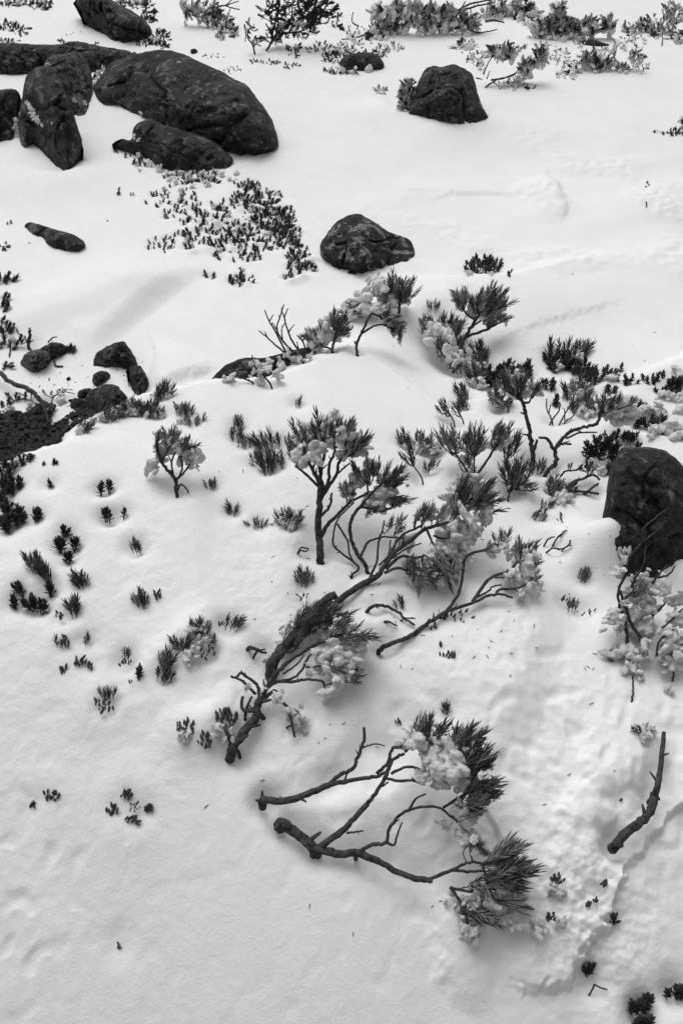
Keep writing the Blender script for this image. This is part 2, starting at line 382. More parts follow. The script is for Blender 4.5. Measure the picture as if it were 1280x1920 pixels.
plant('fallen_branch', 'nearest big forked branch lying on the snow with rimed needle heads on its right', 'branch', (500, 1500), None, group=GS, lie=True,
  contacts=[(500, 1500, .015), (526, 1543, .02), (790, 1650, .02), (690, 1370, .10), (850, 1420, .14), (930, 1620, .10), (870, 1530, .12)],
  stems=[(10, 7, [(494, 1500), (534, 1502), (577, 1489), (616, 1472)]), (7, 4, [(616, 1472), (663, 1463), (698, 1457), (728, 1446)]), (6, 4, [(616, 1472), (633, 1455), (659, 1442), (670, 1420), (681, 1395), (684, 1364)]),
         (2.5, 1.5, [(681, 1401), (702, 1395), (721, 1398)]), (5, 4, [(706, 1450), (726, 1429), (734, 1405), (753, 1399)]),
         (13, 11, [(526, 1543), (545, 1554), (565, 1571), (590, 1592)]), (10, 8, [(590, 1592), (629, 1601), (672, 1601), (711, 1616)]), (8, 7, [(711, 1616), (745, 1635), (784, 1648), (810, 1650)]),
         (9, 6, [(598, 1590), (642, 1558), (659, 1541), (689, 1506)]), (6, 4, [(689, 1506), (711, 1476), (726, 1446), (736, 1425), (758, 1411)]), (4, 3, [(722, 1460), (771, 1463), (790, 1446)]), (3, 2, [(771, 1463), (797, 1472)]), (4, 3, [(734, 1450), (762, 1438), (786, 1442), (800, 1450)]),
         (6, 4, [(670, 1599), (698, 1584), (724, 1579), (728, 1558), (745, 1532)]), (4, 3, [(745, 1532), (771, 1517), (818, 1513), (857, 1541)]), (4, 2, [(726, 1580), (739, 1584), (745, 1562), (754, 1541)]), (4, 2, [(765, 1521), (779, 1498), (799, 1489)]),
         (5, 3, [(800, 1650), (848, 1631), (874, 1618), (902, 1618)]), (4, 3, [(850, 1632), (880, 1634), (908, 1633)]), (5, 3, [(844, 1663), (865, 1695), (876, 1732)]), (3, 2, [(650, 1562), (681, 1558)]), (4, 3, [(845, 1665), (880, 1672), (905, 1660)]),
         (4, 2, [(758, 1411), (775, 1395), (790, 1380)]), (4, 2, [(800, 1450), (850, 1430), (880, 1435)]), (4, 2, [(830, 1515), (870, 1490), (890, 1480)]), (3, 2, [(905, 1618), (912, 1655), (925, 1685)]), (3, 2, [(711, 1478), (728, 1466)])],
  fans=[('N', 6, 782, 1385, 16, 6, 75, 12, 56), ('N', 6, 812, 1390, 14, 10, 62, 16, 48), ('N', 13, 862, 1402, 26, 16, 55, 16, 58), ('N', 12, 885, 1440, 20, 20, 42, 18, 56), ('N', 12, 885, 1490, 20, 22, 26, 18, 56), ('N', 7, 868, 1525, 18, 16, 18, 28, 48),
        ('N', 8, 925, 1612, 14, 10, 32, 12, 72), ('N', 11, 945, 1640, 22, 14, 14, 14, 66), ('N', 9, 925, 1660, 22, 12, -6, 22, 60), ('N', 9, 880, 1708, 12, 10, -22, 14, 62), ('N', 4, 880, 1660, 18, 8, 5, 30, 44), ('N', 4, 975, 1700, 10, 16, 0, 20, 30), ('N', 4, 880, 1575, 16, 10, -30, 40, 36)],
  rime=[(778, 1392, 56, .5), (848, 1440, 66, .9), (806, 1420, 44, .5), (792, 1454, 34, .6), (820, 1400, 40, .2), (868, 1470, 46, -.6), (880, 1420, 40, -.7), (868, 1524, 44, .1), (872, 1566, 46, -.2), (834, 1543, 30, -.3), (858, 1520, 26, .3), (845, 1415, 40, .6), (826, 1470, 30, .2),
        (884, 1752, 44, -.2), (872, 1742, 32, -.1), (926, 1697, 44, -.4), (985, 1722, 46, -.7), (1003, 1742, 36, -.8), (935, 1660, 38, -.6), (960, 1690, 44, -.8), (900, 1680, 40, -.7), (905, 1590, 34, -.6), (870, 1690, 30, -.5), (945, 1725, 36, -.9), (975, 1668, 34, -.8), (858, 1700, 34, -.6)])

plant('fallen_branch', 'thick curved bare stick lying on the snow near the right edge', 'stick', (1236, 1451), None, lie=True,
  contacts=[(1244, 1376, .008), (1236, 1451, .012), (1217, 1523, .014), (1157, 1579, .012)],
  stems=[(11, 9.5, [(1157, 1579), (1174, 1560), (1196, 1545), (1217, 1523), (1227, 1489)]), (8.6, 4.5, [(1227, 1489), (1236, 1451), (1240, 1410), (1244, 1372)]), (9, 6, [(1160, 1578), (1164, 1590)]), (5, 3, [(1228, 1492), (1236, 1500)])])

plant('rimed_shrub', 'bare-stemmed shrub caked with ice clumps in front of the right-hand boulder', 'shrub', (1202, 1212), 40, group=GS, dip=(.06, .02),
  stems=[(5, 4, [(1202, 1212), (1199, 1195), (1183, 1170), (1171, 1136), (1162, 1108)]), (4, 3, [(1160, 1135), (1158, 1110), (1172, 1078), (1180, 1044), (1203, 1018)]), (3, 2, [(1203, 1018), (1224, 1000), (1246, 982)]),
         (3, 2, [(1206, 1016), (1203, 994), (1233, 967), (1253, 952)]), (3, 2, [(1181, 1102), (1203, 1062), (1210, 1023)]), (3, 2, [(1221, 1095), (1238, 1072), (1250, 1060)]), (3, 2, [(1232, 1083), (1253, 1077), (1264, 1061)]), (3, 2, [(1221, 1160), (1225, 1152), (1244, 1133), (1256, 1113)]),
         (5, 4, [(1175, 1207), (1173, 1182), (1164, 1155), (1160, 1135)]), (4, 2, [(1171, 1124), (1182, 1112), (1196, 1110)]), (3, 2, [(1184, 1312), (1186, 1290), (1185, 1268)])],
  fans=[('N', 5, 1192, 1112, 8, 8, 62, 18, 40), ('N', 3, 1142, 1238, 4, 6, 100, 25, 22), ('N', 3, 1184, 1240, 8, 6, 85, 20, 20)],
  rime=[(1152, 1155, 40, -.4, 1.6), (1186, 1150, 50, -.5), (1210, 1140, 46, -.6), (1200, 1180, 46, -.5), (1175, 1215, 48, -.4), (1192, 1240, 42, -.3), (1150, 1225, 40, -.5), (1218, 1105, 42, -.5), (1160, 1175, 30, -.1), (1205, 1215, 30, -.2), (1162, 1075, 26, -.5), (1200, 1085, 34, -.5), (1178, 1255, 34, -.4), (1196, 1264, 28, -.2), (1245, 1098, 40, -.7), (1170, 1130, 18, .3)])

plant('rimed_shrub', 'ice-caked drooping twigs at the right edge below the big boulder', 'shrub', (1262, 1262), 40, group=GS, dip=(.05, .02),
  stems=[(3, 2, [(1262, 1262), (1258, 1245), (1275, 1215), (1290, 1190)]), (3, 2, [(1240, 1178), (1256, 1164), (1274, 1146), (1290, 1132)]), (3, 2, [(1230, 1230), (1236, 1200), (1262, 1180)])],
  rime=[(1250, 1195, 46, -.2), (1262, 1225, 50, -.3), (1240, 1230, 36, -.2), (1270, 1160, 44, -.2, .5), (1280, 1205, 40, -.3), (1252, 1252, 36, -.3), (1268, 1125, 44, -.6, .6), (1252, 1290, 22, -.2)])

plant('heath_shrub', 'shrub with a bare crooked trunk and needle fan, left of the forked trunk', 'shrub', (999, 860), 32, group=GS,
  stems=[(7, 5, [(999, 860), (995, 832), (991, 809), (985, 777)]), (5, 4, [(985, 777), (979, 754), (973, 740)]), (5, 3, [(998, 848), (1003, 836), (1007, 824)]), (4, 2, [(978, 754), (990, 755), (997, 742)]), (3, 2, [(988, 780), (976, 773)])],
  fans=[('N', 12, 968, 730, 18, 12, (973, 775), 12, 40), ('N', 6, 1000, 738, 8, 6, 75, 24, 36), ('N', 4, 944, 728, 6, 8, 120, 18, 34)],
  rime=[(985, 735, 26, -.6), (962, 724, 30, -.7)])

plant('heath_shrub', 'forked bare trunk bending right to a rime-caked needle head', 'shrub', (1028, 880), 45, group=GS,
  stems=[(6, 5, [(1028, 880), (1040, 871), (1040, 848), (1036, 840)]), (5, 4, [(1038, 842), (1053, 824), (1069, 809), (1093, 801), (1120, 793), (1124, 772)]), (3, 2, [(1061, 822), (1085, 812), (1118, 811)]), (5, 3, [(1036, 842), (1026, 824), (1010, 820)]), (4, 3, [(1044, 836), (1058, 832), (1071, 832)])],
  fans=[('N', 8, 1150, 760, 26, 8, 85, 25, 30), ('N', 5, 1130, 770, 8, 12, 80, 25, 36), ('N', 3, 1180, 760, 10, 6, 60, 25, 24)],
  rime=[(1150, 772, 46, -.3), (1175, 770, 44, -.3), (1132, 765, 30, -.4), (1160, 755, 34, -.5), (1190, 776, 26, -.3)])

plant('bare_twigs', 'cluster of thin leafless twigs between the crooked trunk and the rime-caked head', 'twigs', (1035, 788), 30,
  stems=[(2.5, 1.5, [(1034, 788), (1046, 772), (1050, 757)]), (2.5, 1.5, [(1034, 787), (1025, 770), (1024, 748)]), (2.5, 1.5, [(1050, 791), (1062, 770), (1070, 754)]), (2.5, 1.5, [(1060, 790), (1072, 782), (1080, 768)]), (2, 1.2, [(1028, 775), (1032, 758)]), (2, 1.2, [(1058, 778), (1056, 764)])])

plant('heath_shrub', 'bushy needle shrub with a curved stem, highest on the snow right of centre', 'shrub', (864, 648), 30, group=GS, dip=(.10, .03),
  stems=[(5, 4, [(864, 648), (878, 621), (890, 602), (898, 590)]), (4, 3, [(872, 632), (905, 621), (928, 609)]), (3, 2, [(898, 590), (893, 570), (896, 560)]), (3, 2, [(890, 600), (876, 590), (866, 575)]), (3, 2, [(884, 612), (905, 598), (918, 580)])],
  fans=[('N', 8, 866, 572, 12, 10, 105, 22, 36), ('N', 18, 922, 572, 22, 20, 55, 20, 40), ('N', 8, 925, 605, 18, 8, 40, 22, 36), ('N', 7, 892, 575, 10, 12, 85, 25, 34)],
  rime=[(902, 570, 36, -.4), (870, 552, 26, -.5), (885, 590, 24, -.6), (915, 590, 30, -.7)])

plant('needle_mound', 'dome of needles over shaded rime, left below the bushy curved-stem shrub', 'shrub', (845, 672), 30, group=GS, dip=(.14, .04),
  fans=[('N', 10, 815, 615, 30, 8, 90, 25, 30), ('N', 8, 850, 618, 16, 10, 65, 25, 32), ('N', 18, 845, 650, 22, 22, 60, 45, 32), ('N', 8, 850, 672, 18, 8, -20, 50, 26)],
  rime=[(808, 628, 40, -.5), (835, 640, 56, -.7), (852, 662, 44, -.7), (825, 620, 36, -.5)])

plant('rimed_shrub', 'rime-smothered low shrub with two dark needle brushes, just below the lichen rock', 'shrub', (730, 600), 30, group=GS,
  stems=[(4, 3, [(748, 588), (748, 570), (752, 552)]), (3, 2, [(730, 600), (722, 575), (718, 550)])],
  fans=[('N', 8, 738, 545, 16, 8, 90, 20, 36), ('N', 10, 758, 555, 12, 16, 70, 22, 36), ('N', 6, 722, 565, 8, 16, 90, 20, 36), ('N', 6, 660, 585, 14, 8, 150, 40, 24)],
  rime=[(690, 562, 52, -.1), (712, 545, 46, -.3), (665, 574, 42, -.2), (740, 560, 40, -.5), (652, 578, 26, 0), (685, 580, 40, -.4), (720, 580, 36, -.5), (705, 530, 28, -.3)])
plant('heath_shrub', 'drooping thin stem with a round needle tuft, below the rime-smothered low shrub', 'shrub', (669, 659), 35, group=GS,
  stems=[(4, 3, [(669, 659), (669, 646), (676, 627), (687, 605), (695, 588), (714, 594)]), (3, 2, [(679, 625), (700, 612), (716, 609), (736, 618)]), (3, 2, [(670, 650), (664, 640)])],
  fans=[('N', 9, 742, 622, 12, 10, 0, 80, 24), ('N', 6, 722, 592, 12, 12, 30, 60, 24), ('N', 4, 735, 604, 8, 8, 10, 50, 24)],
  rime=[(718, 590, 30, -.3), (705, 582, 24, -.3), (738, 618, 22, -.5)])
plant('rimed_shrub', 'small rimed needle bush right of the bare leafless shrub', 'shrub', (622, 657), 30, group=GS,
  stems=[(4, 3, [(622, 657), (626, 639), (632, 618)]), (3, 2, [(621, 655), (606, 650), (592, 640)]), (3, 2, [(590, 663), (594, 650)])],
  fans=[('N', 9, 632, 612, 14, 10, 80, 22, 34), ('N', 7, 594, 638, 12, 10, 130, 40, 26), ('N', 5, 640, 625, 8, 8, 40, 30, 26)],
  rime=[(612, 606, 34, -.3), (588, 640, 36, -.3), (608, 632, 34, -.5), (630, 628, 26, -.6), (596, 654, 22, -.3)])
plant('bare_shrub', 'leafless many-twigged shrub growing beside the half-buried rock', 'shrub', (566, 678), 25, group=GS,
  stems=[(3, 1.5, [(541, 672), (519, 627), (504, 601), (496, 581)]), (3, 1.5, [(545, 670), (520, 650), (500, 632), (485, 620)]), (4, 1.5, [(566, 678), (545, 655), (530, 639), (519, 616), (526, 590), (532, 571)]), (3.5, 1.5, [(575, 671), (552, 646), (541, 624), (534, 597), (540, 578)]),
         (3, 1.5, [(577, 667), (567, 639), (556, 629)]), (2, 1.2, [(567, 640), (576, 622)]), (2, 1.2, [(541, 622), (552, 608)]), (2, 1.2, [(519, 618), (510, 605)]), (2, 1.2, [(534, 600), (527, 578)]), (2, 1.2, [(505, 603), (512, 590)]), (2, 1.2, [(530, 640), (528, 618), (534, 605)]), (2, 1.2, [(560, 655), (556, 640)]), (2, 1.2, [(502, 634), (496, 622)])],
  rime=[(540, 662, 16, .1), (560, 672, 18, .1), (578, 668, 14, 0)])
plant('bare_twigs', 'short forked leafless twig in front of the half-buried rock', 'twigs', (506, 719), 25,
  stems=[(3, 1.5, [(506, 719), (489, 699), (477, 687), (472, 665)]), (2.5, 1.5, [(498, 709), (492, 690)]), (3, 2, [(474, 718), (458, 710), (448, 703)])], rime=[(480, 686, 26, -.3), (488, 712, 22, -.2), (432, 714, 24, -.3), (520, 702, 26, -.4)])

plant('heath_shrub', 'lone bare-stemmed shrub with rimed crown in open snow at left', 'shrub', (330, 918), 32, group=GS, dip=(.05, .02),
  stems=[(5, 4, [(330, 918), (330, 901), (322, 890), (315, 882), (302, 864), (294, 834), (294, 820)]), (3.5, 2, [(333, 897), (345, 886), (356, 869)]), (3, 2, [(325, 893), (322, 868), (330, 845)]), (3, 2, [(337, 893), (342, 871), (332, 846)]), (2.5, 1.5, [(304, 866), (312, 850), (318, 835)]), (3, 2, [(339, 909), (348, 914), (354, 925)]), (2, 1.5, [(322, 868), (316, 855)])],
  fans=[('N', 4, 295, 828, 5, 6, 95, 20, 26), ('N', 5, 322, 826, 10, 8, 85, 25, 30), ('N', 5, 348, 842, 10, 6, 65, 25, 30), ('N', 3, 316, 840, 6, 6, 80, 25, 30)],
  rime=[(310, 832, 46, -.5), (328, 826, 30, -.2), (370, 857, 38, -.3), (346, 850, 34, -.6), (285, 872, 34, -.5), (300, 850, 34, -.7), (360, 872, 26, -.6)])

# needle shrubs right of centre
for lab, b, fans, rm, st in [
  ('row of needle tips half buried in the snow, above the three-pronged needle shrub', (790, 850), [('N', 5, 765, 832, 14, 5, 100, 25, 30), ('N', 8, 795, 838, 18, 8, 85, 20, 34), ('N', 3, 815, 845, 5, 5, 70, 20, 30)], [(785, 842, 22, -.5)], []),
  ('single feathery needle sprig leaning left, right of the upright bushy shrub', (788, 895), [('N', 6, 772, 868, 12, 12, 118, 12, 38)], [], [(2.5, 1.5, [(790, 896), (778, 878), (766, 858)])]),
  ('three-pronged needle shrub with a straight leaning stem, above the largest needle head', (884, 905), [('N', 11, 850, 840, 18, 12, 105, 16, 44), ('N', 11, 890, 840, 18, 14, 85, 20, 44), ('N', 10, 932, 828, 14, 14, 65, 16, 42), ('N', 4, 875, 880, 20, 8, 100, 30, 24)], [(870, 862, 26, -.6)], [(4, 3, [(884, 905), (900, 882), (918, 855), (932, 830)]), (3, 2, [(880, 890), (865, 868), (852, 848)]), (3, 2, [(890, 892), (888, 870), (890, 848)])]),
  ('tall needle tuft right beside the three-pronged needle shrub', (950, 870), [('N', 11, 955, 848, 14, 16, 82, 14, 44)], [], [(3, 2, [(948, 876), (953, 850)])]),
  ('large pale-backed needle fan leaning on the snow right of the largest needle head', (955, 925), [('N', 8, 955, 905, 10, 16, 100, 20, 46), ('N', 9, 968, 900, 12, 18, 72, 16, 46), ('N', 5, 980, 915, 10, 8, 30, 25, 34)], [(962, 905, 40, -.7)], [(3, 2, [(953, 930), (958, 905), (962, 885)])]),
  ('rimed needle clump left of the right-hand boulder', (1055, 935), [('N', 9, 1050, 922, 20, 12, 50, 16, 32), ('N', 6, 1032, 918, 8, 10, 70, 20, 28)], [(1058, 930, 36, -.5), (1048, 940, 30, -.6)], []),
  ('pair of leaning needle sprigs standing alone at the left of the right-hand thicket', (850, 788), [('N', 5, 838, 775, 10, 8, 118, 16, 34), ('N', 4, 858, 775, 8, 8, 110, 16, 34)], [], [(2.5, 1.5, [(850, 790), (838, 770)]), (2.5, 1.5, [(868, 790), (857, 768)])]),
  ('short needle sprig at the edge of the thicket above the leaning pair', (876, 750), [('N', 5, 872, 738, 10, 8, 125, 18, 30), ('N', 4, 868, 760, 10, 5, 120, 18, 28)], [], []),
  ('upright needle bunch on the left shoulder of the right-hand thicket', (900, 728), [('N', 11, 896, 712, 16, 14, 110, 18, 38)], [(900, 722, 24, -.6)], []),
  ('slim needle plume standing above the right-hand thicket', (910, 688), [('N', 4, 900, 658, 6, 6, 105, 16, 26), ('N', 7, 906, 676, 10, 10, 105, 16, 28)], [], []),
  ('needle cluster low between the crooked trunk and the upright needle bunch', (935, 765), [('N', 9, 930, 752, 12, 14, 95, 25, 32), ('N', 4, 952, 755, 8, 8, 80, 25, 30)], [(935, 758, 24, -.6)], [(2.5, 1.5, [(952, 768), (951, 752)])]),
  ('dark needle tuft right of the crooked trunk', (1075, 748), [('N', 11, 1080, 738, 20, 10, 90, 20, 36)], [(1080, 745, 26, -.6)], []),
  ('needle thicket just left of the rime-caked head', (1095, 780), [('N', 12, 1095, 768, 22, 12, 82, 20, 34)], [(1092, 774, 30, -.6)], []),
  ('spiky needle row on top of the dark leafy bush', (1060, 672), [('N', 3, 1033, 660, 4, 6, 90, 14, 28), ('N', 6, 1065, 656, 18, 5, 82, 18, 26), ('N', 6, 1090, 660, 8, 8, 72, 20, 30)], [], []),
  ('small needle patch right below the tall needle tuft', (1005, 880), [('N', 7, 1005, 878, 16, 8, 75, 25, 22)], [], []),
  ('tiny needle sprig between the row of needle tips and the feathery sprig', (802, 882), [('N', 3, 802, 878, 5, 4, 80, 25, 22), ('N', 2, 815, 868, 6, 4, 60, 20, 14)], [], []),
  ('tiny needle patch standing alone on bare snow left of the highest bushy shrub', (813, 576), [('N', 6, 813, 575, 9, 4, 90, 30, 16)], [], []),
]:
    plant('needle_tuft', lab, 'needle tuft', b, 35, stems=st, fans=fans, rime=rm, group=GN, dip=(.036, .022))

# small tufts scattered over the lower left and the middle
for lab, b, fans, mound in [
  ('tiny needle tuft alone on the bare snow above the upright bushy shrub', (557, 756), [('N', 3, 557, 756, 5, 2, 95, 25, 16)], None),
  ('sparse patch of short needles, topmost of the group left of the upright bushy shrub', (448, 802), [('N', 5, 447, 795, 8, 6, 88, 15, 24), ('N', 9, 442, 815, 14, 8, 88, 15, 16), ('N', 7, 458, 830, 14, 6, 95, 15, 16)], None),
  ('dark curved needle tuft with a thick side brush, left of the upright bushy shrub', (500, 850), [('N', 8, 500, 838, 16, 8, 118, 14, 36), ('N', 4, 478, 862, 8, 6, 105, 15, 28)], None),
  ('bowl-shaped needle tuft low in the group left of the upright bushy shrub', (500, 890), [('N', 9, 500, 878, 14, 10, 90, 25, 38), ('N', 6, 522, 868, 12, 8, 110, 20, 24)], None),
  ('small spread of needle tips touching the upright bushy shrub on its left', (548, 850), [('N', 5, 520, 825, 10, 4, 110, 20, 18), ('N', 6, 545, 832, 6, 8, 95, 20, 22), ('N', 6, 548, 850, 8, 6, 95, 20, 20)], None),
  ('round needle tuft cradling a snow lump left of the thick trunk', (545, 995), [('N', 13, 543, 983, 16, 10, 85, 35, 32)], (.035, .012)),
  ('small dark needle tuft left of the round tuft that cradles a snow lump', (481, 985), [('N', 6, 481, 983, 12, 4, 95, 40, 20)], None),
  ('small needle tuft below the lone bare-stemmed shrub, to its right', (436, 960), [('N', 5, 436, 957, 9, 5, 90, 40, 22)], None),
  ('thin low needle tuft right of the lone bare-stemmed shrub', (397, 912), [('N', 6, 397, 909, 11, 4, 90, 35, 15)], None),
  ('row of upright needles in the snow below the thick trunk', (570, 1095), [('N', 9, 570, 1088, 16, 6, 95, 20, 26), ('B', 5, 566, 1115, 12, 8, 90, 40, 7)], None),
  ('lone tiny needle tuft in the middle of the empty snow at left', (258, 1030), [('N', 5, 258, 1028, 10, 4, 95, 25, 24), ('B', 1, 248, 1020, 2, 2, 90, 10, 8)], None),
  ('big comb of needles on a dark mound near the left edge', (78, 1075), [('N', 9, 68, 1062, 16, 8, 115, 10, 36), ('N', 7, 85, 1078, 12, 8, 115, 14, 34)], (.05, .025)),
  ('fan of needles right of the big needle comb', (150, 1094), [('N', 9, 150, 1093, 12, 6, 98, 30, 28)], (.03, .010)),
  ('needle mound with a bent spike row, below the fan right of the comb', (132, 1150), [('N', 8, 137, 1143, 13, 7, 100, 22, 26), ('B', 6, 112, 1152, 9, 8, 100, 30, 8)], (.045, .018)),
  ('dome of needle tips alone on the snow, left of the dark-tipped ridge of tufts', (262, 1128), [('N', 12, 262, 1127, 14, 10, 92, 20, 20)], (.03, .016)),
  ('few dots of needle tips right above the lone dome of needles', (294, 1114), [('B', 6, 294, 1113, 9, 7, 80, 30, 10)], (.02, .006)),
  ('starfish-like needle rosette on a rimed mound, lower left of centre', (337, 1210), [('N', 8, 338, 1210, 7, 3, 90, 65, 28)], (.035, .012)),
  ('crown of short needles on a grey rimed mound, beside the starfish-like rosette', (378, 1195), [('N', 10, 374, 1182, 16, 6, 85, 25, 26), ('N', 5, 396, 1205, 8, 10, 70, 25, 20), ('B', 9, 385, 1220, 18, 14, 80, 30, 8)], (.055, .035)),
  ('curved needle spray standing alone right of the grey rimed mound', (436, 1176), [('N', 6, 434, 1172, 14, 4, 62, 20, 32), ('B', 2, 414, 1168, 4, 3, 90, 20, 9)], None),
  ('thick slanting comb of needles on a shaded mound, below the starfish-like rosette', (305, 1262), [('N', 8, 308, 1246, 12, 10, 75, 14, 36), ('N', 9, 302, 1268, 16, 10, 60, 20, 20)], (.05, .03)),
  ('few upright needles left of the slanting needle comb', (236, 1238), [('N', 4, 236, 1228, 7, 5, 90, 12, 20), ('B', 5, 234, 1240, 12, 5, 90, 30, 9)], (.03, .010)),
  ('pair of dark buds under the few upright needles', (254, 1268), [('S', 2, 260, 1262, 3, 3, 80, 10, 18), ('B', 2, 245, 1275, 4, 4, 90, 30, 9)], (.025, .008)),
  ('scattered dark tips on a low mound, upper part of the group at far left', (115, 1210), [('N', 5, 116, 1206, 12, 6, 88, 15, 18), ('N', 3, 160, 1200, 6, 6, 85, 15, 17)], (.04, .012)),
  ('scattered dark tips on a low mound, lower part of the group at far left', (145, 1245), [('B', 8, 148, 1238, 12, 8, 80, 35, 12), ('B', 5, 118, 1253, 6, 7, 90, 25, 11), ('B', 4, 170, 1246, 6, 7, 70, 25, 11)], (.05, .015)),
  ('dense bud-studded snow dome, lowest of the left-hand mounds', (197, 1322), [('N', 7, 200, 1303, 12, 5, 90, 30, 18), ('B', 16, 194, 1322, 20, 14, 80, 40, 9)], (.045, .028)),
  ('lumpy dome of dark tips at the left foot of the knotty forked trunk', (346, 1366), [('B', 18, 346, 1362, 18, 14, 95, 20, 13)], (.045, .025)),
  ('small dome of dark tips between the lumpy dome and the knotty trunk', (386, 1388), [('B', 14, 386, 1386, 16, 14, 80, 35, 11)], (.04, .02)),
  ('upright needle dome touching the knotty forked trunk on its left', (424, 1350), [('B', 18, 424, 1342, 24, 12, 85, 15, 15), ('B', 6, 432, 1360, 10, 6, 80, 30, 10)], (.05, .03)),
  ('dark bud cluster low on the left snow', (95, 1490), [('B', 11, 96, 1488, 15, 12, 60, 40, 11), ('B', 4, 60, 1508, 6, 7, 70, 30, 10)], (.04, .010)),
  ('largest cluster of dark buds in the empty lower left snow', (243, 1522), [('B', 9, 238, 1488, 12, 7, 50, 30, 13), ('B', 9, 210, 1516, 11, 10, 80, 35, 12), ('B', 10, 248, 1535, 14, 7, 20, 30, 15), ('B', 8, 278, 1514, 9, 8, 30, 30, 13), ('B', 8, 250, 1512, 12, 10, 60, 50, 6)], (.06, .016)),
  ('faint pair of tips near the bottom left corner', (222, 1772), [('B', 3, 221, 1772, 4, 7, 60, 30, 9)], None),
  ('three stray needle tips under the slender leaning branch', (822, 1145), [('B', 9, 860, 1152, 26, 14, 60, 30, 10), ('B', 4, 812, 1172, 10, 8, 80, 30, 10)], None),
  ('sparse needle stubs on the snow below the slender leaning branch', (838, 1226), [('B', 8, 842, 1226, 18, 6, 75, 30, 12), ('B', 1, 826, 1208, 1, 1, 105, 5, 16)], (.04, .008)),
  ('little needle sprig peeking over the snow above the nearest branch', (836, 1332), [('N', 4, 836, 1332, 8, 2, 85, 20, 24)], None),
  ('few dark specks of buds left of the peeking needle sprig', (746, 1352), [('B', 4, 746, 1352, 6, 4, 80, 30, 8)], None),
  ('upright needles alone on the snow left of the right boulder foot', (1094, 1084), [('N', 6, 1094, 1082, 12, 6, 78, 12, 20)], None),
  ('scattered thin needles left of the ice-caked shrub', (1070, 1135), [('N', 4, 1072, 1136, 8, 8, 95, 20, 18), ('B', 5, 1100, 1145, 26, 6, 80, 30, 6), ('B', 3, 1056, 1120, 5, 4, 90, 30, 7)], None),
  ('needle stubs on the snow below the rimed clump left of the boulder', (1010, 970), [('N', 6, 1008, 968, 14, 8, 50, 14, 18), ('B', 3, 1050, 970, 6, 8, 120, 20, 9), ('N', 5, 1024, 945, 10, 8, 60, 14, 16)], None),
  ('needle dots in shade under the largest needle head', (752, 1130), [('N', 4, 750, 1132, 8, 8, 105, 20, 18)], None),
  ('small iced needle tuft above the thick curved stick', (1212, 1368), [('N', 6, 1206, 1368, 14, 4, 150, 30, 20)], (.035, .015)),
  ('single dark bud in its melt hole left of the curved stick', (1165, 1497), [('B', 2, 1165, 1498, 2, 2, 80, 20, 8)], (.03, -.012)),
  ('dark tip cluster right of the nearest needle heads', (1045, 1650), [('B', 11, 1045, 1648, 12, 10, 75, 30, 10)], (.035, .014)),
  ('dark tips in a hollow below the tip cluster, right of the nearest needle heads', (1032, 1722), [('B', 9, 1032, 1720, 8, 8, 75, 30, 11)], (.03, .008)),
  ('two dark buds near the crumbling snow edge', (1108, 1692), [('B', 6, 1104, 1694, 5, 4, 60, 30, 11), ('B', 4, 1117, 1685, 4, 4, 60, 30, 9)], (.03, .006)),
  ('tiny bud pair on top of the crumbling snow edge', (1132, 1655), [('B', 5, 1132, 1655, 6, 4, 60, 30, 10)], None),
  ('single dark bud below the crumbling snow edge', (1150, 1724), [('S', 3, 1150, 1724, 3, 3, 85, 30, 16)], None),
  ('dark sprig cluster at the foot of the crumbling snow edge', (1102, 1820), [('S', 5, 1101, 1820, 7, 8, 80, 25, 18), ('S', 2, 1110, 1812, 3, 3, 60, 15, 14)], None),
]:
    k = fans[0][0]
    plant('needle_tuft' if k == 'N' else 'bud_tips', lab, 'needle tuft' if k == 'N' else 'buds', b, 40, fans=fans, group=GN if k == 'N' else GB, mound=mound, dip=(.034, .018 if k == 'N' else .008),
          rime=[(548, 985, 14, .6)] if 'cradling' in lab else [(365, 1225, 36, -.3), (350, 1235, 30, -.3), (385, 1205, 30, -.4)] if 'crown of short' in lab else [(1212, 1378, 24, -.1), (1205, 1385, 18, .1), (1222, 1370, 20, -.2)] if 'iced needle' in lab else
               [(345, 1382, 24, -.4)] if 'lumpy dome' in lab else [(398, 1405, 24, -.2), (380, 1398, 18, -.2), (388, 1368, 30, -.6)] if 'between the lumpy' in lab else [(410, 1365, 26, -.5), (432, 1378, 26, -.3)] if 'upright needle dome' in lab else
               [(1048, 1675, 30, -.3), (1035, 1668, 22, -.3)] if 'dark tip cluster' in lab else [(1052, 1728, 26, -.6), (1010, 1735, 26, -.4)] if 'in a hollow' in lab else ())

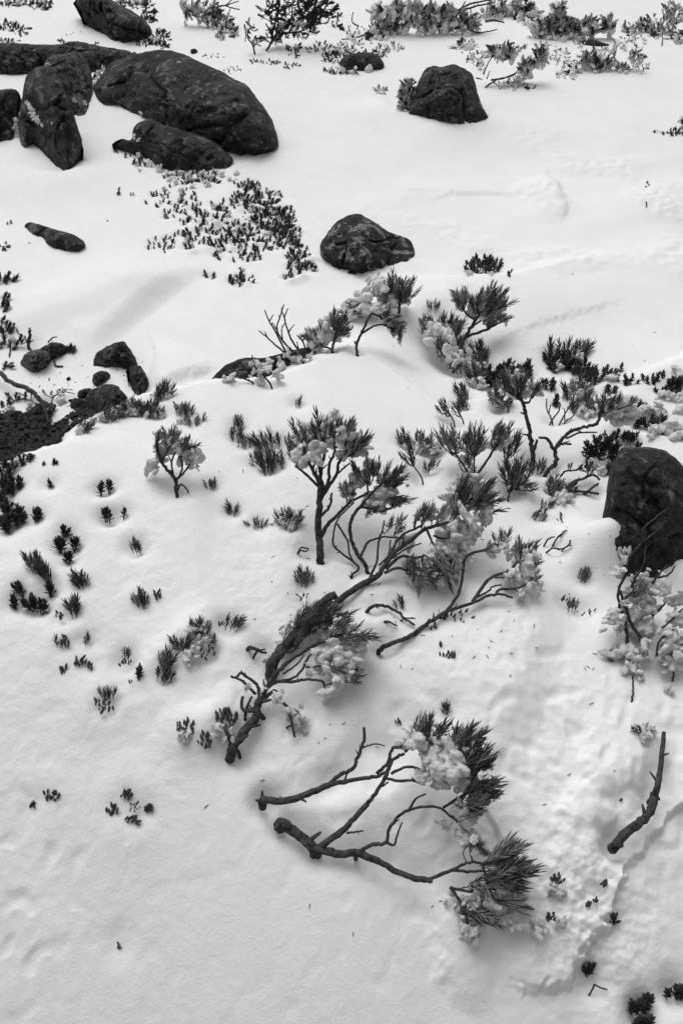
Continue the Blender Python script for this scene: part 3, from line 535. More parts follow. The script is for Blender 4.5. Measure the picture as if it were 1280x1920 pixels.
# leafy rosettes
for lab, b, fans in [
  ('pair of dark leaf rosettes, upper pair in the open snow at left', (195, 916), [('L', 2, 187, 915, 3, 3, 95, 25, 18), ('L', 2, 203, 911, 3, 2, 90, 25, 17)]),
  ('dark leaf rosettes, lower pair in the open snow at left', (212, 965), [('L', 2, 197, 965, 3, 3, 95, 25, 18), ('L', 1, 203, 968, 1, 1, 90, 5, 16), ('L', 1, 229, 961, 2, 2, 90, 15, 16)]),
  ('tiny leaf scrap on the snow left of the rosette pairs', (95, 906), [('L', 2, 94, 906, 3, 1, 100, 25, 11)]),
  ('group of four leaf rosettes above the big needle comb', (124, 1022), [('L', 3, 122, 997, 6, 3, 90, 35, 18), ('L', 3, 111, 1024, 4, 4, 90, 25, 20), ('L', 3, 137, 1021, 3, 5, 90, 20, 20), ('L', 3, 126, 1047, 5, 3, 95, 35, 19)]),
  ('single leaf rosette left of the rosette pairs, near the leafy left-edge bushes', (67, 968), [('L', 3, 67, 968, 4, 2, 90, 25, 20)]),
  ('single dark leaf rosette at the right foot of the big needle comb', (92, 1104), [('L', 4, 92, 1104, 4, 4, 90, 25, 19)]),
  ('low dark leaf rosettes at the left edge beside the big needle comb', (55, 1135), [('L', 3, 36, 1104, 6, 3, 120, 30, 18), ('L', 3, 25, 1130, 4, 4, 90, 30, 18), ('L', 5, 58, 1132, 8, 6, 110, 30, 22), ('L', 4, 76, 1136, 8, 5, 80, 30, 20)]),
  ('dark leaf rosettes in the bottom right corner, largest of the corner plants', (1200, 1885), [('S', 8, 1212, 1882, 9, 12, 85, 25, 18), ('S', 6, 1192, 1888, 10, 5, 85, 30, 15)]),
  ('spiky dark sprig cut by the bottom edge at right', (1205, 1918), [('S', 6, 1205, 1918, 12, 6, 75, 25, 22)]),
  ('blurred dark sprigs at the right edge near the bottom corner', (1270, 1862), [('S', 5, 1276, 1860, 6, 6, 85, 25, 18), ('S', 2, 1254, 1860, 3, 3, 90, 25, 12)]),
]:
    plant('leaf_rosette', lab, 'leaf rosette', b, 40, fans=fans, group=GR, dip=(.034, .018))
plant('fallen_twig', 'small bent twig on the snow in the bottom right corner', 'twig', (1112, 1850), 80, stems=[(2.5, 2, [(1111, 1853), (1114, 1846), (1126, 1853), (1138, 1855)])])
plant('fallen_twig', 'upper of two little forked twigs on the snow left of the boulder', 'twig', (1030, 1010), 70, stems=[(2.5, 2, [(1025, 1014), (1033, 1008), (1039, 1007)]), (2.5, 2, [(1044, 1009), (1052, 1001), (1058, 995)]), (2, 1.5, [(1055, 998), (1061, 994)])])
plant('fallen_twig', 'lower of two little forked twigs on the snow left of the boulder', 'twig', (1050, 1028), 70, stems=[(2.5, 2, [(1034, 1028), (1048, 1030), (1058, 1027), (1066, 1021), (1068, 1013)]), (2, 1.5, [(1062, 1024), (1071, 1023)])])
plant('fallen_twig', 'dark curled leaf lying left of the thick trunk foot', 'leaf', (570, 1032), 75, stems=[(2, 2, [(562, 1029), (570, 1027), (578, 1029)]), (2, 2, [(563, 1033), (571, 1034), (578, 1031)])])
plant('leaf_sprigs', 'dark crooked twigs with leaf sprigs lying against the left side of the boulder', 'twigs', (1122, 925), 60,
  stems=[(4, 3, [(1070, 906), (1095, 896), (1110, 890), (1124, 899)]), (4, 3, [(1080, 922), (1100, 922), (1112, 912), (1121, 907)]), (4, 3, [(1098, 924), (1110, 924), (1122, 926)]), (3, 2, [(1050, 893), (1060, 883), (1075, 882), (1088, 878)])],
  fans=[('L', 3, 1084, 880, 6, 3, 30, 40, 14), ('L', 2, 1067, 877, 3, 2, 80, 30, 12), ('L', 3, 1104, 886, 6, 4, 60, 40, 15)])

# carpets of small heath sprigs: each is one buried bush whose sprig tips stand out of the snow
plant('heath_patch', 'wide patch of dark heath sprigs in the snow below the front boulder', 'heath', (420, 430), 25, dip=(.022, .014),
  fans=[('S', 40, 330, 378, 60, 36, 82, 60, 10), ('S', 96, 395, 425, 80, 56, 80, 60, 12), ('S', 34, 470, 378, 44, 30, 78, 60, 10),
        ('S', 34, 518, 415, 36, 40, 78, 60, 11), ('S', 44, 470, 442, 70, 44, 78, 60, 10), ('S', 14, 462, 346, 28, 9, 80, 60, 9), ('S', 12, 546, 440, 20, 22, 85, 50, 11), ('S', 16, 305, 455, 36, 18, 80, 60, 8)],
  rime=[(330, 345, 14, .2), (352, 338, 13, .2), (318, 340, 12, .2), (308, 356, 12, .2), (360, 352, 12, .1), (390, 350, 13, .1), (340, 362, 12, .1), (400, 335, 12, .1), (450, 430, 18, -.1), (410, 470, 14, -.1), (360, 460, 13, 0), (430, 405, 14, 0), (300, 320, 16, 0), (280, 312, 16, 0), (262, 296, 16, 0)])
plant('heath_patch', 'denser dark sprigs on the right flank of the wide heath patch', 'heath', (510, 430), 25, dip=(.022, .012),
  fans=[('S', 62, 515, 412, 44, 48, 78, 60, 12), ('S', 44, 478, 372, 46, 34, 80, 60, 11), ('S', 40, 540, 440, 30, 32, 80, 60, 12), ('S', 60, 460, 458, 70, 44, 80, 60, 11), ('S', 24, 560, 475, 26, 20, 80, 60, 11)], rime=[(470, 395, 14, 0), (500, 440, 14, 0)])
plant('heath_patch', 'snow-capped sprigs crowding the lower edge of the front boulder', 'heath', (370, 328), 25, dip=(.02, .010),
  fans=[('S', 60, 368, 332, 70, 17, 82, 60, 10), ('S', 14, 270, 298, 26, 20, 82, 45, 11)], rime=[(300 + 13 * i, 322 + (i * 7) % 18, 12, .1) for i in range(12)])
plant('heath_patch', 'loose fringe of heath sprigs between the wide heath patch and the lichen rock', 'heath', (545, 505), 25, dip=(.02, .010), fans=[('S', 22, 562, 502, 34, 16, 80, 22, 14), ('S', 6, 540, 520, 20, 8, 80, 20, 11)])
plant('heath_patch', 'small loose group of heath sprigs below the wide heath patch', 'heath', (440, 520), 25, dip=(.02, .010), fans=[('S', 20, 450, 524, 26, 18, 80, 25, 13), ('S', 5, 395, 516, 16, 5, 80, 20, 12)])
plant('heath_patch', 'thin line of sprigs left of the wide heath patch, below the upright boulder gap', 'heath', (225, 360), 25, fans=[('S', 5, 222, 362, 5, 8, 80, 25, 10), ('S', 2, 248, 366, 4, 3, 80, 25, 9), ('S', 5, 258, 306, 6, 14, 80, 20, 13), ('S', 3, 240, 292, 20, 10, 80, 20, 11), ('S', 1, 200, 415, 2, 1, 80, 5, 9)])
plant('heath_patch', 'few stray sprigs near the left edge beside the flat slab', 'heath', (10, 460), 25, fans=[('S', 7, 10, 465, 10, 14, 80, 25, 12), ('S', 3, 18, 420, 8, 4, 80, 25, 11), ('S', 1, 54, 457, 1, 1, 80, 5, 8)])
plant('leafy_bush', 'dark leafy bush hugging the left edge above the hollow', 'bush', (8, 600), 25, fans=[('L', 9, 8, 528, 16, 8, 80, 35, 20), ('L', 10, 4, 570, 14, 18, 75, 35, 20), ('L', 8, 8, 620, 18, 14, 75, 35, 20), ('L', 6, 10, 652, 20, 8, 75, 35, 18)], rime=[(25, 640, 20, -.3)])
plant('leafy_bush', 'low dark leaf bush alone in the snow right of the lichen rock', 'bush', (900, 514), 25, dip=(.05, .02), fans=[('L', 26, 905, 502, 32, 12, 80, 45, 17), ('L', 9, 925, 493, 16, 8, 75, 35, 16)], rime=[(895, 512, 16, 0), (918, 515, 16, 0), (880, 515, 16, 0)])
plant('leaf_rosette', 'single little leaf sprig right of the low dark leaf bush', 'leaf rosette', (955, 518), 25, group=GR, fans=[('L', 4, 954, 516, 3, 5, 90, 30, 12)])
plant('leafy_bush', 'dark leafy mound under the spiky needle row at right', 'bush', (1060, 700), 25, dip=(.06, .02), fans=[('L', 34, 1055, 678, 36, 18, 75, 45, 19), ('L', 10, 1100, 695, 14, 12, 60, 45, 18)], rime=[(1085, 672, 24, -.2), (1045, 690, 22, -.4)])
plant('leafy_bush', 'dark leafy crown behind the crooked trunk needle fan', 'bush', (960, 712), 25, dip=(.06, .02), fans=[('L', 26, 950, 700, 36, 12, 80, 40, 19), ('S', 4, 990, 692, 6, 6, 90, 10, 24), ('L', 8, 925, 712, 14, 10, 100, 40, 18), ('L', 5, 1030, 720, 12, 8, 80, 40, 15), ('L', 4, 1042, 752, 6, 4, 80, 40, 14)])
plant('leafy_bush', 'trail of dark leaf sprigs running right along the snow rim', 'bush', (1150, 715), 30, dip=(.03, .012), fans=[('L', 10, 1110, 712, 14, 8, 80, 45, 15), ('L', 11, 1140, 702, 16, 8, 60, 45, 15), ('L', 9, 1175, 715, 20, 6, 80, 45, 14), ('S', 6, 1220, 712, 14, 8, 105, 25, 16), ('S', 2, 1244, 700, 3, 5, 115, 10, 18), ('S', 1, 1162, 692, 2, 2, 80, 10, 13), ('L', 5, 1145, 732, 12, 4, 80, 40, 12), ('S', 1, 960, 678, 1, 1, 30, 5, 8)], rime=[(1145, 712, 26, -.2)])
plant('leafy_bush', 'iced dark leaf sprigs at the right edge above the boulder', 'bush', (1240, 790), 30, dip=(.04, .02),
  fans=[('L', 7, 1265, 720, 14, 8, 80, 45, 20), ('L', 6, 1250, 735, 18, 8, 80, 45, 16), ('L', 4, 1200, 760, 14, 4, 80, 40, 13), ('S', 3, 1247, 795, 3, 3, 80, 16, 24), ('S', 3, 1268, 808, 3, 3, 80, 16, 26), ('L', 7, 1222, 795, 10, 14, 70, 40, 18), ('L', 4, 1192, 792, 5, 4, 60, 40, 14), ('L', 6, 1160, 815, 14, 6, 50, 45, 14), ('L', 6, 1180, 818, 10, 6, 60, 45, 14), ('L', 2, 1195, 832, 3, 2, 60, 30, 10)],
  rime=[(1262, 745, 34, -.3), (1275, 765, 36, -.3), (1240, 742, 26, -.3), (1230, 770, 34, -.5), (1258, 800, 46, -.6), (1275, 820, 40, -.6), (1225, 812, 34, -.6), (1205, 775, 26, -.4), (1270, 700, 30, -.4)])
plant('cushion_bush', 'rounded dark leaf cushion growing against the top left of the boulder', 'bush', (1130, 868), 35, dip=(.05, .02),
  stems=[(4, 3, [(1098, 872), (1100, 860), (1112, 854), (1126, 852)]), (4, 3, [(1104, 874), (1118, 862), (1134, 862)]), (4, 3, [(1140, 880), (1142, 862), (1150, 848)])],
  fans=[('L', 60, 1128, 842, 26, 20, (1128, 865), 35, 17), ('L', 14, 1150, 850, 10, 14, 60, 45, 16), ('L', 8, 1108, 852, 10, 10, 130, 40, 16), ('L', 12, 1146, 880, 10, 18, 70, 40, 15)],
  rime=[(1116, 868, 24, -.4), (1141, 866, 10, .7), (1132, 862, 7, .7), (1128, 884, 22, -.6)])
plant('leafy_bush', 'dark leaf bush on the snow crest at the left edge, upper of two', 'bush', (15, 912), 30, dip=(.05, .02), fans=[('L', 15, 18, 908, 20, 12, 85, 45, 19), ('L', 5, 5, 880, 16, 12, 85, 45, 20), ('L', 5, 0, 935, 8, 8, 90, 30, 18)])
plant('leafy_bush', 'dark leaf bush at the left edge, lower of two, on open snow', 'bush', (20, 975), 30, dip=(.05, .02), fans=[('L', 17, 20, 964, 18, 18, 90, 50, 18), ('L', 5, 10, 985, 6, 6, 100, 30, 18)], rime=[(30, 952, 12, .2)])
plant('leafy_bush', 'dark leaves at the near rim of the stony hollow', 'bush', (35, 868), 30, fans=[('L', 8, 20, 872, 20, 10, 85, 45, 18), ('L', 7, 46, 862, 12, 10, 70, 45, 18), ('L', 2, 82, 872, 4, 2, 90, 30, 9), ('L', 3, 102, 871, 4, 2, 90, 30, 11)], rime=[(32, 866, 14, .2), (56, 858, 12, .2)])

# needle tufts along the drift crest at left
for lab, b, fans, rm in [
  ('snow-backed needle tuft leftmost on the drift crest by the hollow', (155, 812), [('N', 7, 154, 806, 12, 6, 55, 18, 28)], [(140, 800, 24, -.3), (150, 812, 20, -.4)]),
  ('bright rimed needle tuft second from the left on the drift crest', (205, 790), [('N', 9, 204, 784, 16, 8, 65, 18, 30), ('N', 5, 225, 772, 8, 6, 70, 15, 24)], [(196, 768, 24, -.2), (212, 774, 24, -.3), (190, 785, 22, -.3), (228, 775, 22, -.3)]),
  ('rimed needle tuft in the middle of the drift crest', (248, 782), [('N', 9, 250, 770, 10, 8, 80, 16, 28), ('N', 5, 240, 765, 6, 6, 95, 14, 20)], [(240, 765, 26, -.4), (255, 772, 20, -.5)]),
  ('broad dark needle tuft on the drift crest below the small dark stones', (280, 782), [('N', 12, 278, 772, 18, 10, 70, 22, 28), ('N', 4, 300, 778, 8, 4, 80, 15, 18)], [(268, 765, 24, -.5)]),
  ('tall needle tuft highest at the right end of the drift crest', (302, 750), [('N', 10, 302, 744, 14, 6, 65, 22, 34)], [(298, 738, 22, -.5)]),
  ('needle tuft with a snow cap right of the drift crest row', (348, 784), [('N', 9, 347, 776, 12, 8, 85, 20, 26), ('N', 7, 362, 792, 18, 6, 80, 15, 20), ('N', 3, 332, 770, 4, 4, 95, 15, 16)], [(346, 766, 20, -.4), (338, 790, 20, -.5)]),
]:
    plant('needle_tuft', lab, 'needle tuft', b, 30, fans=fans, rime=rm, group=GN, dip=(.03, .012))

plant('dead_root', 'thick dead root curving down from the left edge into the stony hollow', 'root', (75, 752), None, contacts=[(-5, 697, .05), (30, 720, .05), (60, 734, .05), (92, 796, .01)],
  stems=[(6, 6, [(-15, 690), (22, 717), (56, 731), (75, 749)]), (6, 3, [(75, 749), (86, 770), (92, 796)]), (5, 3, [(72, 748), (90, 757), (98, 764)])])
plant('dead_twigs', 'frosted leaf bits and dead twigs along the upper rim of the stony hollow', 'twigs', (100, 750), 60,
  stems=[(2, 1.2, [(100, 745), (120, 735), (140, 738)]), (2, 1.2, [(20, 758), (40, 748), (62, 752)]), (2, 1.2, [(185, 722), (200, 716)]), (1.8, 1.2, [(30, 735), (48, 742)])],
  fans=[('L', 7, 40, 745, 26, 7, 70, 50, 13), ('L', 6, 105, 738, 24, 8, 70, 50, 12), ('L', 4, 10, 760, 12, 5, 80, 50, 13), ('B', 10, 90, 722, 60, 22, 60, 50, 7)], rime=[(115, 752, 22, -.3), (60, 762, 20, -.3), (20, 768, 18, -.3), (95, 770, 16, -.2)])
plant('dead_stump', 'short upright dead stump with twigs at the left edge above the hollow', 'stump', (58, 645), 15, stems=[(5, 4, [(54, 645), (56, 630), (57, 616)]), (2.5, 1.5, [(58, 655), (50, 640), (47, 630)]), (2, 1.5, [(18, 668), (20, 650), (16, 636)]), (3, 2, [(102, 676), (104, 686), (118, 687)])], fans=[('L', 4, 37, 635, 8, 12, 80, 40, 12), ('L', 3, 12, 688, 10, 6, 60, 40, 16)])
plant('dead_twigs', 'bleached twigs lying across the low dark rock pair at left', 'twigs', (90, 665), 60, stems=[(2, 1.5, [(58, 664), (75, 661), (95, 657)]), (2, 1.5, [(90, 642), (100, 633), (108, 632)]), (2.5, 1.5, [(122, 660), (128, 652), (132, 646)])], fans=[('L', 6, 133, 658, 6, 8, 85, 35, 13)])

# rimed shrubs along the top
def far(label, base, fans, stems=(), rime=(), name='rimed_shrub', pale=True, tilt=15, group=GT):
    fans = [(k, int(n * 1.8), cx, cy, rx * 1.05, ry * 1.05, a, 70, L * .78) for k, n, cx, cy, rx, ry, a, sp, L in fans]
    plant(name, label, 'shrub', base, tilt, stems=stems, fans=fans, rime=rime, group=group, pale=pale)
far('spreading dark shrub with crooked bare stems at the top, left of centre', (530, 90),
    [('S', 36, 545, 25, 50, 26, 70, 30, 20), ('S', 30, 592, 22, 32, 24, 60, 30, 20), ('S', 14, 515, 65, 26, 16, 70, 30, 18), ('S', 12, 560, 62, 36, 12, 60, 35, 16), ('S', 6, 520, 8, 20, 10, 90, 25, 18)],
    [(3, 1.5, [(500, 95), (520, 62), (545, 45), (575, 30), (600, 15)]), (3, 1.5, [(510, 80), (512, 55), (520, 30), (515, 8)]), (2.5, 1.5, [(540, 50), (548, 25), (545, 5)]), (2.5, 1.5, [(530, 62), (560, 60), (585, 48)]), (2, 1.2, [(560, 38), (580, 12)])],
    [(560, 45, 22, -.4), (530, 45, 20, -.4), (585, 40, 20, -.4), (520, 70, 20, -.4)], pale=False)
far('small bare twig with leaf tips at the far left of the spreading dark shrub', (478, 100), [('S', 6, 468, 55, 10, 14, 90, 35, 13), ('S', 4, 480, 80, 6, 8, 80, 30, 12)], [(2.5, 1.5, [(478, 102), (474, 85), (464, 68), (470, 48)]), (2, 1.2, [(470, 72), (462, 66), (460, 78)])], name='bare_shrub', pale=False)
far('scattered sprigs under the spreading dark shrub at the top', (540, 112), [('S', 12, 550, 96, 14, 12, 80, 30, 14), ('S', 8, 505, 118, 18, 5, 80, 30, 11), ('S', 8, 545, 125, 16, 5, 80, 30, 11), ('S', 10, 600, 92, 20, 14, 80, 30, 13), ('S', 4, 475, 116, 6, 4, 80, 30, 10), ('S', 6, 632, 40, 8, 16, 80, 30, 16)], pale=False)
far('dense rime-white shrub with dark stems sweeping right, top centre', (790, 66), [('S', 70, 765, 32, 72, 26, 80, 30, 16), ('S', 40, 830, 34, 44, 26, 80, 30, 16), ('S', 20, 715, 60, 26, 12, 80, 30, 14), ('S', 16, 880, 42, 14, 16, 60, 30, 15)],
    [(3, 1.5, [(858, 20), (880, 8), (905, 2), (935, -4)]), (2.5, 1.5, [(868, 18), (900, 10), (928, 4)]), (2.5, 1.2, [(876, 50), (890, 60), (912, 60), (932, 55)]), (2.5, 1.5, [(850, 40), (862, 20), (872, 2)]), (2, 1.2, [(672, 50), (660, 40), (662, 22)]), (2, 1.2, [(690, 60), (680, 66), (668, 70)])],
    [(x, y, 26, -.2) for x, y in [(705, 20), (735, 35), (765, 22), (790, 45), (815, 25), (830, 50), (850, 45), (720, 50), (700, 60), (755, 55), (875, 45), (780, 8), (810, 55), (740, 12)]])
far('wispy rimed shrub at the very top, right of the dark sweeping stems', (940, 30), [('S', 24, 960, 12, 46, 14, 60, 30, 15), ('S', 14, 990, 30, 20, 14, 70, 30, 15), ('S', 10, 920, 25, 20, 10, 60, 30, 12)], [(2, 1.2, [(910, 40), (925, 38), (945, 42)])], [(950, 20, 24, -.2), (975, 22, 24, -.2), (995, 35, 20, -.2), (930, 22, 20, -.3)])
far('wide rimed shrub with dark upright sprigs, top right of centre', (1060, 72), [('S', 40, 1040, 52, 34, 20, 85, 25, 17), ('S', 34, 1090, 50, 34, 18, 85, 25, 16), ('S', 14, 1048, 18, 8, 14, 85, 25, 15), ('S', 14, 1140, 45, 10, 12, 80, 25, 15)], [(2, 1.2, [(1050, 60), (1050, 35), (1048, 10)])],
    [(x, y, 24, -.2) for x, y in [(1015, 60), (1040, 65), (1065, 55), (1090, 60), (1045, 15), (1110, 45), (1140, 50), (1075, 70), (1000, 50), (1055, 40)]])
far('low rime-grey bush below the wide rimed shrub at top right', (1120, 132), [('S', 20, 1120, 118, 30, 14, 80, 30, 15), ('S', 10, 1100, 108, 10, 10, 85, 25, 15), ('S', 8, 1165, 128, 10, 8, 80, 30, 13), ('S', 6, 1075, 134, 10, 6, 80, 30, 12), ('S', 8, 1190, 105, 14, 8, 60, 30, 13)], [(1.8, 1, [(1150, 105), (1155, 90), (1152, 78)])], [(1118, 112, 28, -.3), (1130, 120, 24, -.3), (1165, 125, 20, -.3), (1072, 138, 18, -.2), (1105, 122, 20, -.2), (1150, 92, 16, -.2)])
far('arched leafy shrub with bare branches lying right of the squat boulder', (935, 160), [('S', 20, 950, 92, 34, 8, 80, 30, 14), ('S', 12, 1012, 105, 10, 16, 85, 25, 15), ('S', 14, 985, 125, 14, 14, 70, 30, 15), ('S', 8, 940, 105, 14, 10, 80, 30, 13), ('S', 10, 965, 160, 26, 5, 80, 30, 10)],
    [(2.5, 1.2, [(912, 162), (935, 148), (960, 142), (975, 125)]), (2.5, 1.2, [(920, 150), (945, 146), (968, 136)]), (2.2, 1, [(905, 140), (915, 118), (928, 98)]), (1.8, 1, [(912, 148), (918, 132)]), (2, 1, [(915, 160), (925, 155), (935, 164)]), (2, 1, [(1000, 165), (1004, 158)]), (2, 1, [(892, 146), (904, 149)])],
    [(985, 138, 26, -.2), (990, 120, 22, -.3), (955, 102, 26, -.3), (935, 98, 18, -.3), (972, 152, 20, -.2), (1010, 115, 18, -.3)])
far('little leaf sprigs between the squat boulder and the arched shrub', (885, 112), [('S', 10, 875, 85, 18, 10, 80, 30, 12), ('S', 8, 890, 112, 16, 12, 80, 30, 13)], rime=[(900, 122, 16, -.2), (880, 92, 16, -.2)])
far('rime-white heath leaning on the left side of the squat boulder', (757, 205), [('S', 34, 762, 180, 12, 26, 110, 25, 13)], [(1.6, 1, [(764, 170), (760, 155), (758, 146)])], [(760, 165, 18, -.2), (756, 185, 18, -.2), (752, 200, 16, -.2), (768, 155, 14, -.2)])
far('three tiny frosted sprigs on the snow left of the squat boulder', (712, 168), [('S', 5, 712, 169, 14, 4, 85, 25, 13)])
far('leafy heath draped over the flat dark rock in the upper middle', (660, 140), [('S', 34, 655, 104, 46, 6, 80, 40, 12), ('S', 24, 640, 134, 34, 6, 80, 30, 12), ('S', 14, 712, 100, 14, 10, 60, 40, 13), ('S', 10, 620, 112, 14, 8, 100, 30, 12)], rime=[(640, 136, 16, -.1), (660, 138, 16, -.1), (690, 134, 16, -.1), (620, 135, 14, -.1), (705, 105, 14, -.2)], pale=False)
far('rimed heath along the top edge between the upper boulder and the spreading shrub', (390, 50), [('S', 26, 375, 22, 34, 18, 70, 40, 14), ('S', 24, 405, 35, 24, 18, 70, 40, 13), ('S', 10, 425, 50, 14, 10, 70, 30, 12), ('S', 4, 410, 68, 8, 4, 80, 30, 9), ('S', 5, 438, 62, 6, 8, 80, 30, 10)], [(1.8, 1, [(410, 12), (430, 8), (448, 2)]), (1.8, 1, [(420, 10), (440, 16), (450, 18)]), (1.6, 1, [(425, 9), (436, -2)])], [(370, 20, 22, -.2), (395, 35, 22, -.2), (415, 50, 18, -.2), (345, 5, 18, -.2), (350, 15, 18, -.2)])
far('dark leaf fringe on the back edge of the topmost boulder', (285, 40), [('S', 34, 250, 8, 36, 10, 60, 35, 14), ('S', 18, 278, 30, 14, 14, 40, 35, 14)], rime=[(225, 4, 18, -.2), (262, 8, 18, -.2)], pale=False)
far('dark sprig heap at the right foot of the topmost boulder', (305, 95), [('S', 30, 298, 72, 18, 16, 80, 35, 13), ('S', 12, 270, 82, 16, 6, 80, 30, 11), ('S', 6, 310, 88, 8, 5, 80, 30, 12), ('S', 8, 248, 102, 8, 3, 80, 30, 9)], rime=[(295, 80, 14, -.2), (285, 75, 12, -.2)], pale=False)
far('sprig clumps in the top left corner', (75, 22), [('S', 24, 78, 10, 20, 10, 80, 35, 14), ('S', 14, 15, 8, 22, 6, 80, 35, 13), ('S', 8, 45, 6, 12, 6, 80, 30, 12)], rime=[(80, 8, 16, -.2), (35, 10, 16, -.2)], pale=False)
far('dark sprigs above the long back boulder at the left edge', (20, 78), [('S', 22, 14, 50, 20, 10, 80, 35, 14), ('S', 12, 42, 60, 14, 10, 80, 35, 12), ('S', 8, 12, 78, 20, 4, 80, 30, 11), ('S', 3, 118, 78, 4, 4, 85, 20, 11), ('S', 4, 140, 64, 20, 4, 80, 30, 6), ('S', 2, 180, 82, 4, 2, 85, 20, 8)], pale=False)
far('faint rimed sprigs scattered in the top right corner', (1225, 60), [('S', 30, 1230, 48, 40, 18, 80, 30, 12), ('S', 14, 1260, 20, 20, 12, 80, 30, 12), ('S', 8, 1180, 55, 14, 10, 80, 30, 12), ('S', 8, 1268, 72, 12, 12, 80, 30, 11)], [(1.5, 1, [(1240, 84), (1241, 72), (1240, 62)])], [(1215, 50, 18, -.2), (1240, 55, 18, -.2), (1260, 42, 16, -.2), (1265, 72, 16, -.2), (1200, 45, 14, -.2)])
far('dark sprigs poking out at the right edge, level with the squat boulder', (1262, 258), [('S', 10, 1268, 250, 14, 6, 80, 35, 15), ('S', 4, 1280, 230, 6, 12, 80, 30, 16), ('S', 5, 1232, 248, 10, 3, 60, 30, 8)], rime=[(1276, 228, 16, -.2)], pale=False)
far('two tiny upright sprigs on the wind crust at right', (1212, 362), [('S', 2, 1213, 348, 2, 4, 95, 10, 12), ('S', 2, 1211, 386, 2, 4, 95, 10, 13)], pale=False)
far('stray sprigs and twig on the snow left of the arched shrub at top right', (1040, 140), [('S', 6, 1055, 138, 14, 5, 80, 30, 10), ('S', 5, 1020, 85, 10, 5, 80, 30, 11), ('S', 8, 1085, 80, 12, 5, 80, 30, 11)])
far('low line of sprigs on the snow above the big boulder', (410, 120), [('S', 6, 400, 106, 20, 5, 80, 30, 8), ('S', 7, 435, 132, 16, 6, 80, 30, 8)], pale=False)
far('sprigs in the gap between the upright and the big boulder', (180, 145), [('S', 12, 180, 138, 6, 14, 70, 35, 11)], rime=[(194, 132, 12, 0), (186, 142, 12, 0)], pale=False)
far('sprigs along the seam between the big and the front boulder', (325, 240), [('S', 14, 325, 232, 14, 4, 80, 35, 9)], rime=[(330, 233, 10, .1), (316, 236, 8, .1)], pale=False)

far('thin scatter of frosted sprigs left of the dense rime-white shrub', (668, 88), [('S', 14, 665, 70, 22, 22, 80, 30, 12), ('S', 10, 735, 88, 24, 6, 80, 30, 11), ('S', 8, 640, 90, 14, 8, 80, 30, 11)])
far('frosted sprigs strewn between the low rime-grey bush and the top right corner', (1180, 100), [('S', 14, 1180, 80, 30, 16, 80, 30, 11), ('S', 8, 1130, 95, 20, 8, 80, 30, 11), ('S', 8, 1200, 125, 16, 8, 80, 30, 10)])
far('frosted sprigs strewn between the arched shrub and the low rime-grey bush', (1060, 112), [('S', 12, 1045, 105, 22, 14, 80, 30, 11), ('S', 8, 1070, 120, 18, 8, 80, 30, 10), ('S', 6, 860, 88, 16, 6, 80, 30, 10)])

# ------------------------------------------------------------------ rocks, outlines traced; contacts = where they meet the snow
RK = []
def rock(label, outline, contacts, depth=0.5, mat=None, seed=1, tilt=45, facets=3, rough=1.0, name='boulder', cat='boulder', group=None, hug=True):
    RK.append(dict(name=name, label=label, cat=cat, outline=outline, contacts=contacts, depth=depth, mat=mat or M_ROCK, seed=seed, tilt=tilt, facets=facets, rough=rough, group=group, hug=hug))
rock('topmost dark boulder cut by the top edge, left of centre', [(138, 8), (152, -14), (190, -18), (215, 4), (250, 22), (275, 42), (285, 62), (270, 74), (237, 80), (205, 72), (185, 45), (165, 25)], [(205, 72), (237, 80), (272, 74)], seed=1)
rock('long low back boulder reaching in from the left edge', [(-60, 84), (20, 80), (60, 83), (110, 83), (140, 77), (200, 88), (245, 97), (248, 112), (200, 132), (150, 138), (90, 128), (40, 141), (5, 138), (-60, 128)], [(10, 139), (45, 140), (240, 116)], seed=2)
rock('rough pale-flecked rock wedged between the upright and the big boulder', [(80, 122), (100, 104), (140, 99), (162, 110), (172, 140), (174, 175), (162, 212), (148, 217), (120, 205), (90, 165)], [(150, 214), (172, 180)], seed=3, mat=M_ROCK_P, facets=5, tilt=70, depth=.3)
rock('upright leaning boulder with a streak of snow, front left', [(36, 215), (45, 165), (52, 140), (70, 127), (92, 123), (112, 148), (130, 190), (145, 235), (157, 280), (150, 302), (126, 318), (106, 312), (85, 290), (62, 270), (44, 278), (36, 250)], [(126, 317), (150, 303), (60, 275)], seed=4, facets=4, tilt=30)
rock('dark boulder cut by the left edge beside the upright one', [(-50, 185), (-10, 168), (18, 167), (36, 175), (40, 195), (31, 225), (29, 258), (8, 264), (-50, 268)], [(5, 263), (28, 258)], seed=5)
rock('largest rounded boulder with a notched top, upper left', [(176, 165), (198, 130), (215, 113), (245, 102), (290, 94), (340, 101), (385, 120), (420, 135), (460, 160), (490, 195), (510, 230), (523, 260), (519, 278), (490, 290), (440, 289), (400, 274), (360, 256), (320, 240), (280, 224), (250, 212), (225, 197), (197, 196), (181, 185)], [(200, 196), (250, 212), (490, 290)], depth=.6, seed=6, facets=4)
rock('low hump-backed boulder in front of the largest one', [(210, 270), (226, 260), (244, 262), (250, 245), (258, 232), (280, 223), (310, 235), (350, 247), (395, 262), (425, 285), (438, 300), (430, 312), (380, 320), (340, 318), (308, 320), (284, 302), (260, 284), (235, 280), (215, 279)], [(284, 302), (308, 318), (430, 312)], seed=7, facets=3)
rock('squat square-topped boulder standing alone in the upper right', [(763, 212), (770, 185), (782, 158), (796, 130), (812, 124), (828, 126), (850, 122), (878, 134), (890, 155), (898, 185), (908, 208), (914, 222), (892, 230), (850, 232), (805, 222)], [(770, 213), (892, 228)], depth=.65, seed=8, facets=5)
